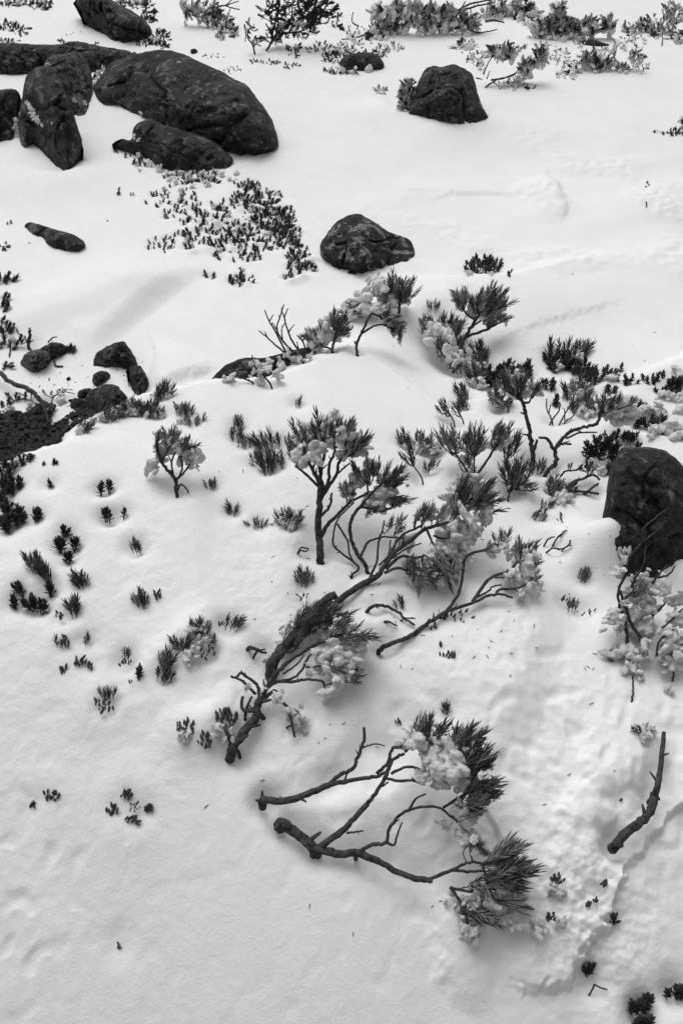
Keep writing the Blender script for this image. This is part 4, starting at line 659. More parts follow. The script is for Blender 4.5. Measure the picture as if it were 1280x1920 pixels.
rock('pointed rock with pale lichen patches in the middle of the upper snow', [(600, 462), (610, 440), (638, 412), (668, 400), (696, 412), (730, 435), (762, 448), (774, 464), (777, 482), (750, 492), (715, 502), (680, 512), (650, 509), (620, 496), (603, 482)], [(620, 496), (680, 511), (755, 489)], depth=.7, mat=M_ROCK_L, seed=9, facets=6)
rock('flat dark slab half sunk in the snow at left', [(46, 424), (58, 417), (100, 429), (140, 441), (160, 457), (150, 471), (125, 471), (92, 461), (84, 446), (64, 441)], [(64, 441), (92, 461), (150, 471)], seed=10, facets=4, name='slab', cat='rock')
rock('flat dark rock under heath in the upper middle', [(634, 118), (650, 103), (690, 98), (714, 108), (718, 128), (690, 132), (650, 130)], [(650, 129), (712, 130)], seed=11)
rock('tiny dark stone showing at top right beside the rimed bushes', [(1089, 76), (1108, 73), (1130, 80), (1142, 84), (1128, 87), (1094, 84)], [(1094, 84), (1130, 86)], seed=12, name='stone', cat='stone')
rock('tiny dark stone on the snow above the largest boulder', [(357, 93), (364, 91), (370, 94), (369, 99), (359, 101)], [(359, 101), (369, 99)], seed=13, name='stone', cat='stone')
rock('half-buried rock behind the drift crest, beside the leafless shrub', [(386, 740), (394, 716), (404, 702), (425, 684), (459, 671), (492, 671), (530, 661), (560, 654), (582, 652), (590, 668), (560, 690), (530, 725), (500, 748), (430, 750)], [(392, 712), (575, 668)], depth=.5, seed=14, tilt=30, hug=False)
rock('big lichen-flecked boulder at the right edge', [(1165, 841), (1212, 837), (1242, 841), (1264, 857), (1290, 880), (1340, 930), (1352, 1010), (1330, 1090), (1280, 1125), (1220, 1135), (1165, 1125), (1134, 1070), (1128, 1000), (1134, 934), (1137, 908), (1143, 880), (1155, 856)], [(1190, 1081), (1220, 1084)], depth=.6, mat=M_ROCK, seed=15, facets=3, tilt=35, hug=False)
for lab, o, c, s in [
  ('angular dark stone, highest of the cluster above the hollow', [(174, 686), (180, 665), (196, 652), (225, 640), (238, 645), (250, 662), (259, 685), (240, 692), (220, 688), (195, 688)], [(178, 686), (256, 686)], 21),
  ('upright rounded stone at the right of the cluster above the hollow', [(236, 698), (244, 687), (262, 686), (275, 704), (279, 722), (270, 736), (258, 740), (246, 728), (243, 712)], [(258, 739), (272, 734)], 22),
  ('small stone in the middle of the cluster above the hollow', [(173, 714), (178, 700), (194, 695), (207, 703), (200, 716), (180, 725)], [(180, 724), (200, 716)], 23),
  ('broad dark stone lowest in the cluster above the hollow', [(157, 760), (165, 736), (185, 725), (210, 721), (230, 733), (238, 750), (228, 768), (200, 777), (175, 774)], [(175, 773), (226, 768)], 24),
  ('flat small stone left of the broad dark stone', [(145, 741), (150, 732), (168, 728), (176, 735), (162, 746), (148, 747)], [(148, 746), (164, 745)], 25),
  ('little stone at the hollow rim below the flat small stone', [(131, 758), (138, 747), (155, 749), (160, 762), (146, 767), (134, 766)], [(134, 766), (156, 765)], 26),
  ('smooth grey stone under twigs at left', [(38, 682), (50, 662), (78, 655), (98, 664), (88, 688), (62, 699)], [(62, 698), (86, 689)], 27),
  ('dark stone behind the smooth grey stone under twigs', [(72, 656), (98, 642), (120, 646), (127, 660), (108, 670), (86, 668)], [(80, 667), (120, 667)], 28),
  ('tiny stone on the snow left of the stone cluster', [(124, 710), (130, 706), (133, 711), (127, 714)], [(125, 713), (132, 713)], 29),
]:
    rock(lab, o, c, .7, seed=s, facets=6, rough=2.0, name='stone', cat='stone', group='dark stones above the hollow', mat=M_ROCK_P if s == 27 else M_ROCK)

# ------------------------------------------------------------------ where the pixel rays meet the snow
NEWM = []
for p in PL:
    if p['mound']:
        q = G(*p['base'])
        for _ in range(6):
            q = G(*p['base'], float(height(np.array([q[0]]), np.array([q[1]]))[0]))
        NEWM.append((q[0], q[1], p['mound'][0] * 1.3, p['mound'][1]))
MOUNDS += NEWM
_gx0, _gx1, _gy0, _gy1, _gs = -6.5, 6.5, -0.6, 15.0, 0.0125
_xs = np.arange(_gx0, _gx1, _gs); _ys = np.arange(_gy0, _gy1, _gs)
HG = height(*np.meshgrid(_xs, _ys))

def hgrid(X, Y):
    fx = np.clip((X - _gx0) / _gs, 0, len(_xs) - 2.001); fy = np.clip((Y - _gy0) / _gs, 0, len(_ys) - 2.001)
    i, j = fx.astype(int), fy.astype(int); u, v = fx - i, fy - j
    return (HG[j, i] * (1 - u) + HG[j, i + 1] * u) * (1 - v) + (HG[j + 1, i] * (1 - u) + HG[j + 1, i + 1] * u) * v

PS = 5
PX0, PY0 = -280, -130
_px, _py = np.meshgrid(np.arange(PX0, 1561, PS), np.arange(PY0, 2081, PS))
DX = (_px - 640) / FOC; _v = (960 - _py) / FOC
DY = UPV[1] * _v + FWD[1]; DZ = UPV[2] * _v + FWD[2]
DEPTH = np.full(_px.shape, 14.0); done = np.zeros(_px.shape, bool)
zprev, gprev = np.full(_px.shape, .8), np.full(_px.shape, .5)
z = 0.8
while z < 15:
    act = ~done
    gap = CAM_H + DZ[act] * z - hgrid(DX[act] * z, DY[act] * z)
    hit = gap <= 0
    zi = zprev[act] + (z - zprev[act]) * gprev[act] / np.maximum(gprev[act] - gap, 1e-6)
    D = DEPTH[act]; D[hit] = zi[hit]; DEPTH[act] = D
    zp = zprev[act]; zp[:] = z; zprev[act] = zp
    gprev[act] = np.maximum(gap, 0)
    dn = done[act]; dn[hit] = True; done[act] = dn
    z *= 1.012

def depth(x, y):
    fx = min(max((x - PX0) / PS, 0), _px.shape[1] - 1.001); fy = min(max((y - PY0) / PS, 0), _px.shape[0] - 1.001)
    i, j = int(fx), int(fy); u, v = fx - i, fy - j
    q = DEPTH[j:j + 2, i:i + 2]
    if q.max() - q.min() > 0.12 * q.min():
        return float(DEPTH[int(round(fy)), int(round(fx))])
    return float((q[0, 0] * (1 - u) + q[0, 1] * u) * (1 - v) + (q[1, 0] * (1 - u) + q[1, 1] * u) * v)

def ground(x, y):
    return CAM + ray(x, y) * depth(x, y)

def tilt_slope(x, y, zz, tilt):
    B = CAM + ray(x, y) * zz
    t = math.radians(tilt)
    _, y1, z1 = project(B + 0.05 * np.array([0, math.sin(t), math.cos(t)]))
    return (1 / z1 - 1 / zz) / (y1 - y)

def fit_plane(contacts, tilt):
    """inverse depth as an affine function of the pixel: a real plane through the contact points"""
    pts = []
    for c in contacts:
        zz = depth(c[0], c[1])
        if len(c) > 2:
            zz -= c[2] / -ray(c[0], c[1])[2]
        pts.append((c[0], c[1], 1 / zz))
    if tilt is None and len(pts) >= 3:
        A = np.array([[1, x, y] for x, y, _ in pts]); r = np.array([w for *_, w in pts])
        s, *_ = np.linalg.lstsq(A, r, rcond=None)
        return s
    mx = sum(p[0] for p in pts) / len(pts); my = sum(p[1] for p in pts) / len(pts); mw = sum(p[2] for p in pts) / len(pts)
    c = 0.0 if tilt is None else tilt_slope(mx, my, 1 / mw, tilt)
    if len(pts) == 1:
        b = 0.0; a = pts[0][2] - c * pts[0][1]
    else:
        A = np.array([[1, x] for x, *_ in pts]); r = np.array([w - c * y for x, y, w in pts])
        (a, b), *_ = np.linalg.lstsq(A, r, rcond=None)
    return np.array([a, b, c])

# ------------------------------------------------------------------ object helpers
def link(o):
    COL.objects.link(o)
    return o

def mesh_obj(name, verts, faces, mat, parent=None, smooth=True):
    me = bpy.data.meshes.new(name)
    me.from_pydata(verts, [], faces)
    if smooth:
        me.shade_smooth()
    me.materials.append(mat)
    o = link(bpy.data.objects.new(name, me))
    if parent is not None:
        o.parent = parent
    return o

def tag(o, label, cat, group=None):
    o['label'] = label
    o['category'] = cat
    if group:
        o['group'] = group

def catmull(P, n):
    P = [np.asarray(p, float) for p in P]
    if len(P) == 2:
        return [P[0] + (P[1] - P[0]) * k / n for k in range(n + 1)]
    E = [2 * P[0] - P[1]] + P + [2 * P[-1] - P[-2]]
    out = []
    for i in range(1, len(E) - 2):
        for k in range(n):
            t = k / n
            out.append(.5 * ((2 * E[i]) + (-E[i - 1] + E[i + 1]) * t + (2 * E[i - 1] - 5 * E[i] + 4 * E[i + 1] - E[i + 2]) * t * t + (-E[i - 1] + 3 * E[i] - 3 * E[i + 1] + E[i + 2]) * t ** 3))
    out.append(P[-1])
    return out

def tube(V, F, pts, rad, sides=7, rnd=None):
    """append a knobbly tapering tube to V, F"""
    n = len(pts); base = len(V)
    up = np.array([0.13, 0.2, 0.97])
    for i in range(n):
        d = pts[min(i + 1, n - 1)] - pts[max(i - 1, 0)]
        d = d / (np.linalg.norm(d) + 1e-9)
        s = np.cross(d, up); s /= np.linalg.norm(s) + 1e-9
        t = np.cross(s, d)
        for k in range(sides):
            a = 2 * math.pi * k / sides
            r = rad[i] * (1 + (rnd.uniform(-.09, .09) if rnd else 0))
            V.append(tuple(pts[i] + (s * math.cos(a) + t * math.sin(a)) * r))
    for i in range(n - 1):
        for k in range(sides):
            a, b = base + i * sides + k, base + i * sides + (k + 1) % sides
            F.append((a, b, b + sides, a + sides))
    F.append(tuple(base + k for k in range(sides))[::-1])
    F.append(tuple(base + (n - 1) * sides + k for k in range(sides)))

# ------------------------------------------------------------------ shared leaf meshes (unit length along +Z)
def leaf(V, F, base, d, out, L, w, th, bend, segs=3):
    """slim pointed leaf: diamond section swept along a curve bending from d towards +Z"""
    d = Vector(d).normalized(); p = Vector(base); side = d.cross(Vector((0, 0, 1)))
    if side.length < 1e-4:
        side = Vector((1, 0, 0))
    side.normalize()
    prof = [0.55, 1.0, 0.8, 0.0] if segs == 3 else [0.6, 1.0, 0.0]
    st = len(V); rings = 0
    for i in range(segs + 1):
        nrm = side.cross(d).normalized()
        r = prof[i]
        if r == 0:
            V.append(tuple(p))
        else:
            for q in (side * w, nrm * th, -side * w, -nrm * th):
                V.append(tuple(p + q * r))
            rings += 1
        p = p + d * (L / segs)
        d = (d + Vector((0, 0, bend / segs))).normalized()
    for i in range(rings - 1):
        for k in range(4):
            a, b = st + i * 4 + k, st + i * 4 + (k + 1) % 4
            F.append((a, b, b + 4, a + 4))
    tip = st + rings * 4; e = st + (rings - 1) * 4
    for k in range(4):
        F.append((e + k, e + (k + 1) % 4, tip))

def shoot_mesh(kind, seed, mat):
    r = random.Random(seed * 7 + ord(kind))
    V, F = [], []
    if kind == 'N':
        tube(V, F, [np.array([0, 0, t]) for t in (-.12, .2, .45, .66)], [.018, .016, .014, .008], 5)
        n = r.randint(10, 14)
        for i in range(n):
            h = .04 + .60 * (i / n) ** .85
            a = i * 2.4 + r.uniform(-.4, .4); el = math.radians(r.uniform(20, 42) if i < n * .7 else r.uniform(6, 24))
            leaf(V, F, (0, 0, h), (math.sin(el) * math.cos(a), math.sin(el) * math.sin(a), math.cos(el)), a, r.uniform(.32, .48), .029, .021, .7)
    elif kind == 'L':
        tube(V, F, [np.array([0, 0, t]) for t in (-.25, .2, .6)], [.05, .045, .03], 5)
        n = r.randint(11, 14)
        for i in range(n):
            h = .05 + .58 * i / n
            a = i * 2.4 + r.uniform(-.3, .3); el = math.radians(78 - 62 * i / n + r.uniform(-8, 8))
            leaf(V, F, (0, 0, h), (math.sin(el) * math.cos(a), math.sin(el) * math.sin(a), math.cos(el)), a, r.uniform(.34, .48), .10, .04, .45)
    elif kind == 'S':
        tube(V, F, [np.array([0, 0, t]) for t in (-.3, .3, .8)], [.05, .045, .03], 4)
        n = r.randint(12, 16)
        for i in range(n):
            h = .02 + .74 * i / n
            a = i * 2.4 + r.uniform(-.3, .3); el = math.radians(68 - 45 * i / n + r.uniform(-12, 12))
            leaf(V, F, (0, 0, h), (math.sin(el) * math.cos(a), math.sin(el) * math.sin(a), math.cos(el)), a, r.uniform(.32, .46), .11, .05, .5, 2)
    else:
        for i in range(1):
            a = r.uniform(0, 6.3); el = math.radians(r.uniform(2, 28))
            leaf(V, F, (r.uniform(-.12, .12), r.uniform(-.12, .12), -.3), (math.sin(el) * math.cos(a), math.sin(el) * math.sin(a), math.cos(el)), a, r.uniform(1.0, 1.25), .24, .21, .3)
    me = bpy.data.meshes.new({'N': 'needle_shoot', 'L': 'leaf_shoot', 'S': 'heath_sprig', 'B': 'bud_tip'}[kind])
    me.from_pydata(V, [], F)
    me.shade_smooth()
    me.materials.append(mat)
    return me
SHOOT = {}
for kd in 'NLSB':
    for vv in range(7):
        SHOOT[kd, vv, False] = shoot_mesh(kd, vv, M_NEEDLE if kd in 'NB' else M_LEAF)
    if kd == 'N':
        for vv in range(7):
            SHOOT[kd, vv, True] = shoot_mesh(kd, vv + 30, M_FROST)
    if kd == 'S':
        for vv in range(7):
            SHOOT[kd, vv, True] = shoot_mesh(kd, vv + 50, M_PALE)

def ico(n):
    import bmesh
    bm = bmesh.new()
    bmesh.ops.create_icosphere(bm, subdivisions=n, radius=1.0)
    v = [x.co.copy() for x in bm.verts]; f = [tuple(q.index for q in fc.verts) for fc in bm.faces]
    bm.free()
    return v, f
IV, IF = ico(3)
def rime_mesh(seed):
    """crumbly wind-packed rime: many overlapping flakes fused into one lump"""
    r = random.Random(seed)
    V, F = [], []
    wind = Vector((r.gauss(0, 1), r.gauss(0, 1), r.gauss(0, .5))).normalized()
    for k in range(22):
        c = Vector((r.gauss(0, .42), r.gauss(0, .34), r.gauss(0, .34)))
        L = r.uniform(.20, .46); q = (wind + Vector((r.gauss(0, .35), r.gauss(0, .35), r.gauss(0, .35)))).to_track_quat('Z', 'Y')
        sc = (L * r.uniform(.35, .8), L * r.uniform(.5, .95), L * r.uniform(.9, 1.5))
        off = Vector((k * 3.1 + seed * 17, k * 1.7, 0)); st = len(V)
        for v in IV:
            m = 1 + .38 * mnoise.noise(v * 1.6 + off) + .22 * mnoise.noise(v * 4.0 + off)
            V.append(tuple(c + q @ Vector((v.x * sc[0] * m, v.y * sc[1] * m, v.z * sc[2] * m))))
        F += [tuple(i + st for i in f) for f in IF]
    me = bpy.data.meshes.new('rime_source')
    me.from_pydata(V, [], F)
    tmp = link(bpy.data.objects.new('rime_source', me))
    md = tmp.modifiers.new('fuse', 'REMESH')
    md.mode = 'VOXEL'
    md.voxel_size = .07
    dg = bpy.context.evaluated_depsgraph_get()
    out = bpy.data.meshes.new_from_object(tmp.evaluated_get(dg))
    out.name = 'rime_clump'
    bpy.data.objects.remove(tmp)
    bpy.data.meshes.remove(me)
    for v in out.vertices:
        n = mnoise.fractal(v.co * 6 + Vector((seed, 0, 0)), .8, 2.1, 3) * .075
        v.co += v.normal * n
    out.shade_smooth()
    out.materials.clear()
    out.materials.append(M_RIME)
    return out
RIME = [rime_mesh(s) for s in range(8)]

# ------------------------------------------------------------------ plant planes and snow wells (needed before the snow is meshed)
for p in PL:
    b = p['base']
    p['plane'] = fit_plane(p['contacts'] or [b], p['tilt'])
    rr = random.Random(p['label'])
    p['rr'] = rr
    # expand fans into single shoots
    sh = list(p['shoots'])
    for kd, n, cx, cy, rx, ry, ang, spread, L in p['fans']:
        if kd == 'B':
            n = int(n * 1.4); L = L * .72
        for i in range(n):
            # stratified, so clumps stay even
            q = math.sqrt((i + .5) / n); th = i * 2.39996 + rr.uniform(-.5, .5)
            wj = .5 if p['name'] == 'heath_patch' else .85
            x, y = cx + rx * q * math.cos(th) * rr.uniform(wj, 1.12), cy + ry * q * math.sin(th) * rr.uniform(wj, 1.12)
            a = math.degrees(math.atan2(ang[1] - y, x - ang[0])) if isinstance(ang, tuple) else ang
            if not isinstance(ang, tuple) and rx > 0:
                a -= spread * .7 * (x - cx) / rx
            sh.append((kd, x, y, a + rr.gauss(0, spread * .5), L * (rr.uniform(.5, 1.25) if kd in 'SB' else rr.uniform(.7, 1.15))))
    p['sh'] = sh
    p['rooted'] = not p['stems']
    if p['dip']:
        r, h = p['dip']
        if p['rooted']:
            if p['name'] != 'heath_patch':
                for kd, n, cx, cy, rx, ry, *_ in p['fans']:
                    g = ground(cx, cy); m = depth(cx, cy) / FOC
                    DIPS.append((g[0], g[1], max(r, min(rx, ry * 2) * m * 1.25), h))
            else:
                for s in sh:
                    g = ground(s[1], s[2]); DIPS.append((g[0], g[1], r, h * .6))
                    if rr.random() < .14:      # snow lumps lodged between the sprigs
                        DIPS.append((g[0] + rr.gauss(0, .02), g[1] - .02 + rr.gauss(0, .02), rr.uniform(.02, .035), -rr.uniform(.010, .020)))
        else:
            g = ground(*b); DIPS.append((g[0], g[1], r, h))
    elif not p['rooted']:
        g = ground(*b); DIPS.append((g[0], g[1], .035, .018))
    if p['lie']:
        for st in (p['stems'][0], p['stems'][5 if len(p['stems']) > 6 else 0]):
            g = ground(*st[2][0]); DIPS.append((g[0], g[1], .03, .022))
        for r0, r1, pts in p['stems'][:8]:
            for x, y in pts:
                g = ground(x, y); DIPS.append((g[0], g[1], .04, .010))

# ------------------------------------------------------------------ the snow itself: one sheet to the horizon
rows = []
yy = 2120.0
while yy > -70:
    rows.append(G(640, yy)[1]); yy -= 2.5
near = list(np.linspace(-3.0, rows[0], 26)[:-1])
last = rows[-1]; farr = []
k = last
while k < 900:
    k *= 1.16; farr.append(k)
YR = np.array(near + rows + farr)
dep = np.maximum(YR * math.cos(PITCH) + CAM_H * math.sin(PITCH), 0.9)
W = dep * .458 * 1.30
out_ = np.concatenate([np.linspace(1, 2.6, 90)[1:], [3.0, 4.0, 6.0, 12.0]])
S = np.concatenate([-out_[::-1], np.linspace(-1, 1, 561), out_])
XX = W[:, None] * S[None, :]; YY = np.repeat(YR[:, None], len(S), 1)
# soil hollow: the snow lies lower there
HOLLOW = [(-60, 768), (0, 764), (60, 752), (95, 758), (130, 752), (160, 765), (200, 778), (200, 800), (160, 840), (60, 900), (-60, 910)]
ZZ = height(XX, YY, True)
nr, nc = XX.shape
verts = np.stack([XX, YY, ZZ], -1).reshape(-1, 3)
idx = np.arange(nr * nc).reshape(nr, nc)
quads = np.stack([idx[:-1, :-1], idx[:-1, 1:], idx[1:, 1:], idx[1:, :-1]], -1).reshape(-1, 4)
me = bpy.data.meshes.new('snow_ground')
me.vertices.add(len(verts)); me.vertices.foreach_set('co', verts.ravel())
me.loops.add(quads.size); me.loops.foreach_set('vertex_index', quads.ravel().astype(np.int32))
me.polygons.add(len(quads)); me.polygons.foreach_set('loop_start', np.arange(0, quads.size, 4, dtype=np.int32))
me.polygons.foreach_set('loop_total', np.full(len(quads), 4, np.int32))
me.update(); me.validate()
me.shade_smooth()
me.materials.append(M_SNOW)
snow = link(bpy.data.objects.new('snow_ground', me))
snow['kind'] = 'structure'
snow['label'] = 'wind-drifted snow covering the slope'

# ------------------------------------------------------------------ dark stony soil in the hollow at left
def inside(x, y, poly):
    c = False
    for i in range(len(poly)):
        (x1, y1), (x2, y2) = poly[i], poly[i - 1]
        if (y1 > y) != (y2 > y) and x < (x2 - x1) * (y - y1) / (y2 - y1) + x1:
            c = not c
    return c
HW = [G(x, y)[:2] for x, y in HOLLOW]
hx0, hx1 = min(p[0] for p in HW), max(p[0] for p in HW); hy0, hy1 = min(p[1] for p in HW), max(p[1] for p in HW)
gx = np.arange(hx0, hx1, .012); gy = np.arange(hy0, hy1, .012)
MX, MY = np.meshgrid(gx, gy)
MZ = height(MX, MY, True)
V, F = [], []
vid = {}
def hv(i, j):
    if (i, j) not in vid:
        vid[i, j] = len(V)
        nz = pnoise(np.array([MX[j, i] / .05]), np.array([MY[j, i] / .05]))[0]
        V.append((MX[j, i], MY[j, i], MZ[j, i] + .006 + .006 * nz))
    return vid[i, j]
cells = []
for j in range(len(gy) - 1):
    for i in range(len(gx) - 1):
        wob = .35 * pnoise(np.array([gx[i] / .11]), np.array([gy[j] / .11]))[0] + .04 * pnoise(np.array([gx[i] / .025]), np.array([gy[j] / .025]))[0]
        if inside(gx[i] + wob, gy[j] + wob, HW):
            F.append((hv(i, j), hv(i + 1, j), hv(i + 1, j + 1), hv(i, j + 1))); cells.append((i, j))
so = mesh_obj('soil', V, F, M_SOIL)
so['kind'] = 'structure'; so['label'] = 'dark bare soil in the hollow at the left edge'
rg = random.Random(4)
V, F = [], []
spots_ = [(gx[i] + rg.random() * .012, gy[j] + rg.random() * .012) for i, j in (rg.choice(cells) for _ in range(2600))]
hz_ = height(np.array([q[0] for q in spots_]), np.array([q[1] for q in spots_]), True)
for (x, y), zc in zip(spots_, hz_):
    zc = float(zc) + .010
    s = rg.uniform(.004, .011); st = len(V); n = rg.randint(5, 7)
    rot = Matrix.Rotation(rg.uniform(0, 6.3), 3, 'Z') @ Matrix.Rotation(rg.gauss(0, .5), 3, 'X')
    asp = rg.uniform(.45, .9); th = s * rg.uniform(.15, .4)
    for lv in (0, 1):
        for k2 in range(n):
            a = 2 * math.pi * k2 / n; r2 = s * rg.uniform(.8, 1.15) * (1 if lv == 0 else .82)
            q = rot @ Vector((math.cos(a) * r2, math.sin(a) * r2 * asp, th * lv))
            V.append((x + q.x, y + q.y, zc + q.z + th))
    F.append(tuple(st + n + k2 for k2 in range(n)))
    F.append(tuple(st + k2 for k2 in range(n))[::-1])
    for k2 in range(n):
        F.append((st + k2, st + (k2 + 1) % n, st + n + (k2 + 1) % n, st + n + k2))
gv = mesh_obj('gravel', V, F, M_CHIP, smooth=False)
gv['kind'] = 'stuff'; gv['label'] = 'dark stone chips covering the soil of the hollow'; gv['category'] = 'gravel'

# ------------------------------------------------------------------ rocks
def resample(poly, n):
    P = [np.array(p, float) for p in poly]
    E = catmull(P + [P[0]], 6)[:-1]
    # closed smooth outline, then uniform arc length
    L = [0]
    for i in range(len(E)):
        L.append(L[-1] + np.linalg.norm(E[(i + 1) % len(E)] - E[i]))
    out = []
    k = 0
    for i in range(n):
        s = L[-1] * i / n
        while L[k + 1] < s:
            k += 1
        t = (s - L[k]) / (L[k + 1] - L[k] + 1e-9)
        out.append(E[k] * (1 - t) + E[(k + 1) % len(E)] * t)
    return out

SNOW_ON = {'upright leaning': [(53, 194, 13), (57, 201, 15), (62, 208, 15), (67, 215, 15), (71, 222, 14), (75, 228, 14), (80, 235, 10), (98, 231, 7), (89, 121, 10), (31, 240, 16), (30, 225, 12), (33, 255, 12)],
           'big lichen-flecked': [(1166, 1045, 30), (1176, 1030, 22), (1158, 1055, 20)], 'rough pale': [(140, 190, 14), (160, 195, 10)],
           'low hump-backed': [(253, 256, 14), (262, 262, 12)], 'largest rounded': [(266, 212, 10), (336, 118, 8)], 'half-buried': [(500, 690, 30), (525, 690, 30), (470, 715, 26), (550, 676, 24)]}
for R in RK:
    rr = random.Random(R['seed'])
    ol = R['outline']; n = 150 if len(ol) > 8 and R['name'] != 'stone' else 56
    m = 40 if n == 150 else 16
    O = resample(ol, n)
    xmin, xmax = min(q[0] for q in O), max(q[0] for q in O); ytop = min(q[1] for q in O)
    hh = max(q[1] for q in O) - ytop
    # lower edge of the traced outline = line where the rock meets the snow
    ex = np.linspace(xmin + .02 * (xmax - xmin), xmax - .02 * (xmax - xmin), 40)
    env = []
    for x in ex:
        ys = []
        for k in range(n):
            (xa, ya), (xb, yb) = O[k], O[(k + 1) % n]
            if (xa - x) * (xb - x) <= 0 and xa != xb:
                ys.append(ya + (yb - ya) * (x - xa) / (xb - xa))
        env.append(max(ys))
    env = np.array(env)
    if R['hug']:
        for q in O:
            if q[1] > float(np.interp(q[0], ex, env)) - .03 * hh - 1:
                q[1] += .30 * hh * float(sstep(0, .15 * (xmax - xmin), min(q[0] - xmin, xmax - q[0])))
    pl = fit_plane(R['contacts'], R['tilt'])
    cx = sum(p[0] for p in O) / n; cy = sum(p[1] for p in O) / n
    w = max(p[0] for p in O) - min(p[0] for p in O); h = max(p[1] for p in O) - min(p[1] for p in O)
    zc = 1 / (pl[0] + pl[1] * cx + pl[2] * cy)
    mpp = zc / FOC
    B = R['depth'] * min(w, h) * mpp * 1.0
    size = min(w, h) * mpp
    # flat faces that cut the rounded front
    fac = []
    for _ in range(R['facets']):
        a = rr.uniform(0, 6.3); fac.append((math.cos(a), math.sin(a), rr.uniform(.55, .85), rr.uniform(.3, .9)))
    V, F = [], []
    seedv = Vector((R['seed'] * 3.7, R['seed'] * 1.9, 0))
    corr = None
    def surf(px, py, s, front):
        zz = 1 / (pl[0] + pl[1] * px + pl[2] * py)
        e = max(1 - s ** 2.6, 0) ** .5
        if front:
            u, v = (px - cx) / (w / 2), (py - cy) / (h / 2)
            for fx, fy, d0, sl in fac:
                e = min(e, max(d0 + sl * .5 - sl * (fx * u + fy * v + .35), .0) + .35 * e)
        off = B * e
        q = Vector((px * mpp / size, py * mpp / size, 0)) + seedv
        if not front:
            return zz + off * .9 + (0.0 if s > .999 else .02 * e)
        dv, pv = mnoise.voronoi(q * 1.9 + Vector((mnoise.noise(q * 3), mnoise.noise(q * 3 + Vector((5, 0, 0))), 0)) * .35)
        gap = dv[1] - dv[0]
        cell = mnoise.noise(pv[0] * 7.3)
        crack = max(0, 1 - gap / .07)
        nz = .13 * cell * min(1, gap / .12) - .08 * crack * R['rough'] + mnoise.fractal(q * 1.7, .9, 2.1, 4) * .12 + mnoise.fractal(q * 6.0, .7, 2.2, 5) * .07 * R['rough']
        off += size * nz * min(1, e * 1.3) * .8
        if front and corr is not None:
            cl = float(np.interp(px, ex, env))
            zz += float(np.interp(px, ex, corr)) * min(max((py - ytop) / max(cl - ytop, 4), 0), 1) ** 1.5
        return zz - off if front else zz + off * .9 + (0.0 if s > .999 else .02 * e)
    def spot(x, y):
        # how far out from the middle towards the outline a pixel lies
        ang = math.atan2(y - cy, x - cx)
        best = min(O, key=lambda q: abs((math.atan2(q[1] - cy, q[0] - cx) - ang + math.pi) % (2 * math.pi) - math.pi))
        return min(math.hypot(x - cx, y - cy) / (math.hypot(best[0] - cx, best[1] - cy) + 1e-6), 1)
    # set it back so that its front face, not its rim, meets the snow along the traced line
    back = []
    for c in R['contacts']:
        zz = 1 / (pl[0] + pl[1] * c[0] + pl[2] * c[1])
        back.append(zz - surf(c[0], c[1], spot(*c[:2]), True))
    pl = pl * (zc / (zc + sum(back) / len(back)))
    if R['hug']:
        cv = np.array([min(max(depth(x, y) - surf(x, y, spot(x, y), True), -.5 * B - .05), .5 * B + .05) for x, y in zip(ex, env)])
        corr = np.convolve(np.pad(cv, 2, 'edge'), np.ones(5) / 5, 'valid')
    for side in (True, False):
        st = len(V)
        for i in range(m + 1 if side else m):
            s = i / m
            s2 = math.sin(s * math.pi / 2) if side else math.sin(s * math.pi / 2)
            for k in range(n):
                px, py = cx + (O[k][0] - cx) * s2, cy + (O[k][1] - cy) * s2
                if s2 > .5:
                    jit = mnoise.fractal(Vector((px * mpp / size * 6, py * mpp / size * 6, 3.3)) + seedv, .8, 2.2, 4) * .035 * R['rough'] * (s2 - .5) * 2
                    px += (O[k][0] - cx) * jit; py += (O[k][1] - cy) * jit
                V.append(tuple(CAM + ray(px, py) * surf(px, py, s2, side)))
        cnt = m if side else m - 1
        for i in range(cnt):
            for k in range(n):
                a, b = st + i * n + k, st + i * n + (k + 1) % n
                F.append((a, a + n, b + n, b) if side else (a, b, b + n, a + n))
        if not side:      # stitch back rim to the front rim
            rim = m * n; lst = st + (m - 1) * n
            for k in range(n):
                F.append((lst + k, lst + (k + 1) % n, rim + (k + 1) % n, rim + k))
    extra = [v for kx, v in SNOW_ON.items() if R['label'].startswith(kx) or kx in R['label']]
    if extra:
        bp = Vector(ground(*R['contacts'][0]))
        root = link(bpy.data.objects.new(R['name'], None)); root.location = bp
        V = [tuple(Vector(v) - bp) for v in V]
        body = mesh_obj('rock_body', V, F, R['mat'], root)
        for x, y, s in extra[0]:
            sq = spot(x, y)
            P = CAM + ray(x, y) * surf(x, y, sq, True)
            o = link(bpy.data.objects.new('snow_clump', rr.choice(RIME))); o.parent = root
            sc = s * mpp * .5
            o.location = Vector(P) - bp; o.scale = (sc, sc, sc * .7); o.rotation_euler = [rr.uniform(0, 6.3) for _ in range(3)]
    else:
        root = mesh_obj(R['name'], V, F, R['mat'])
    tag(root, R['label'], R['cat'], R['group'])

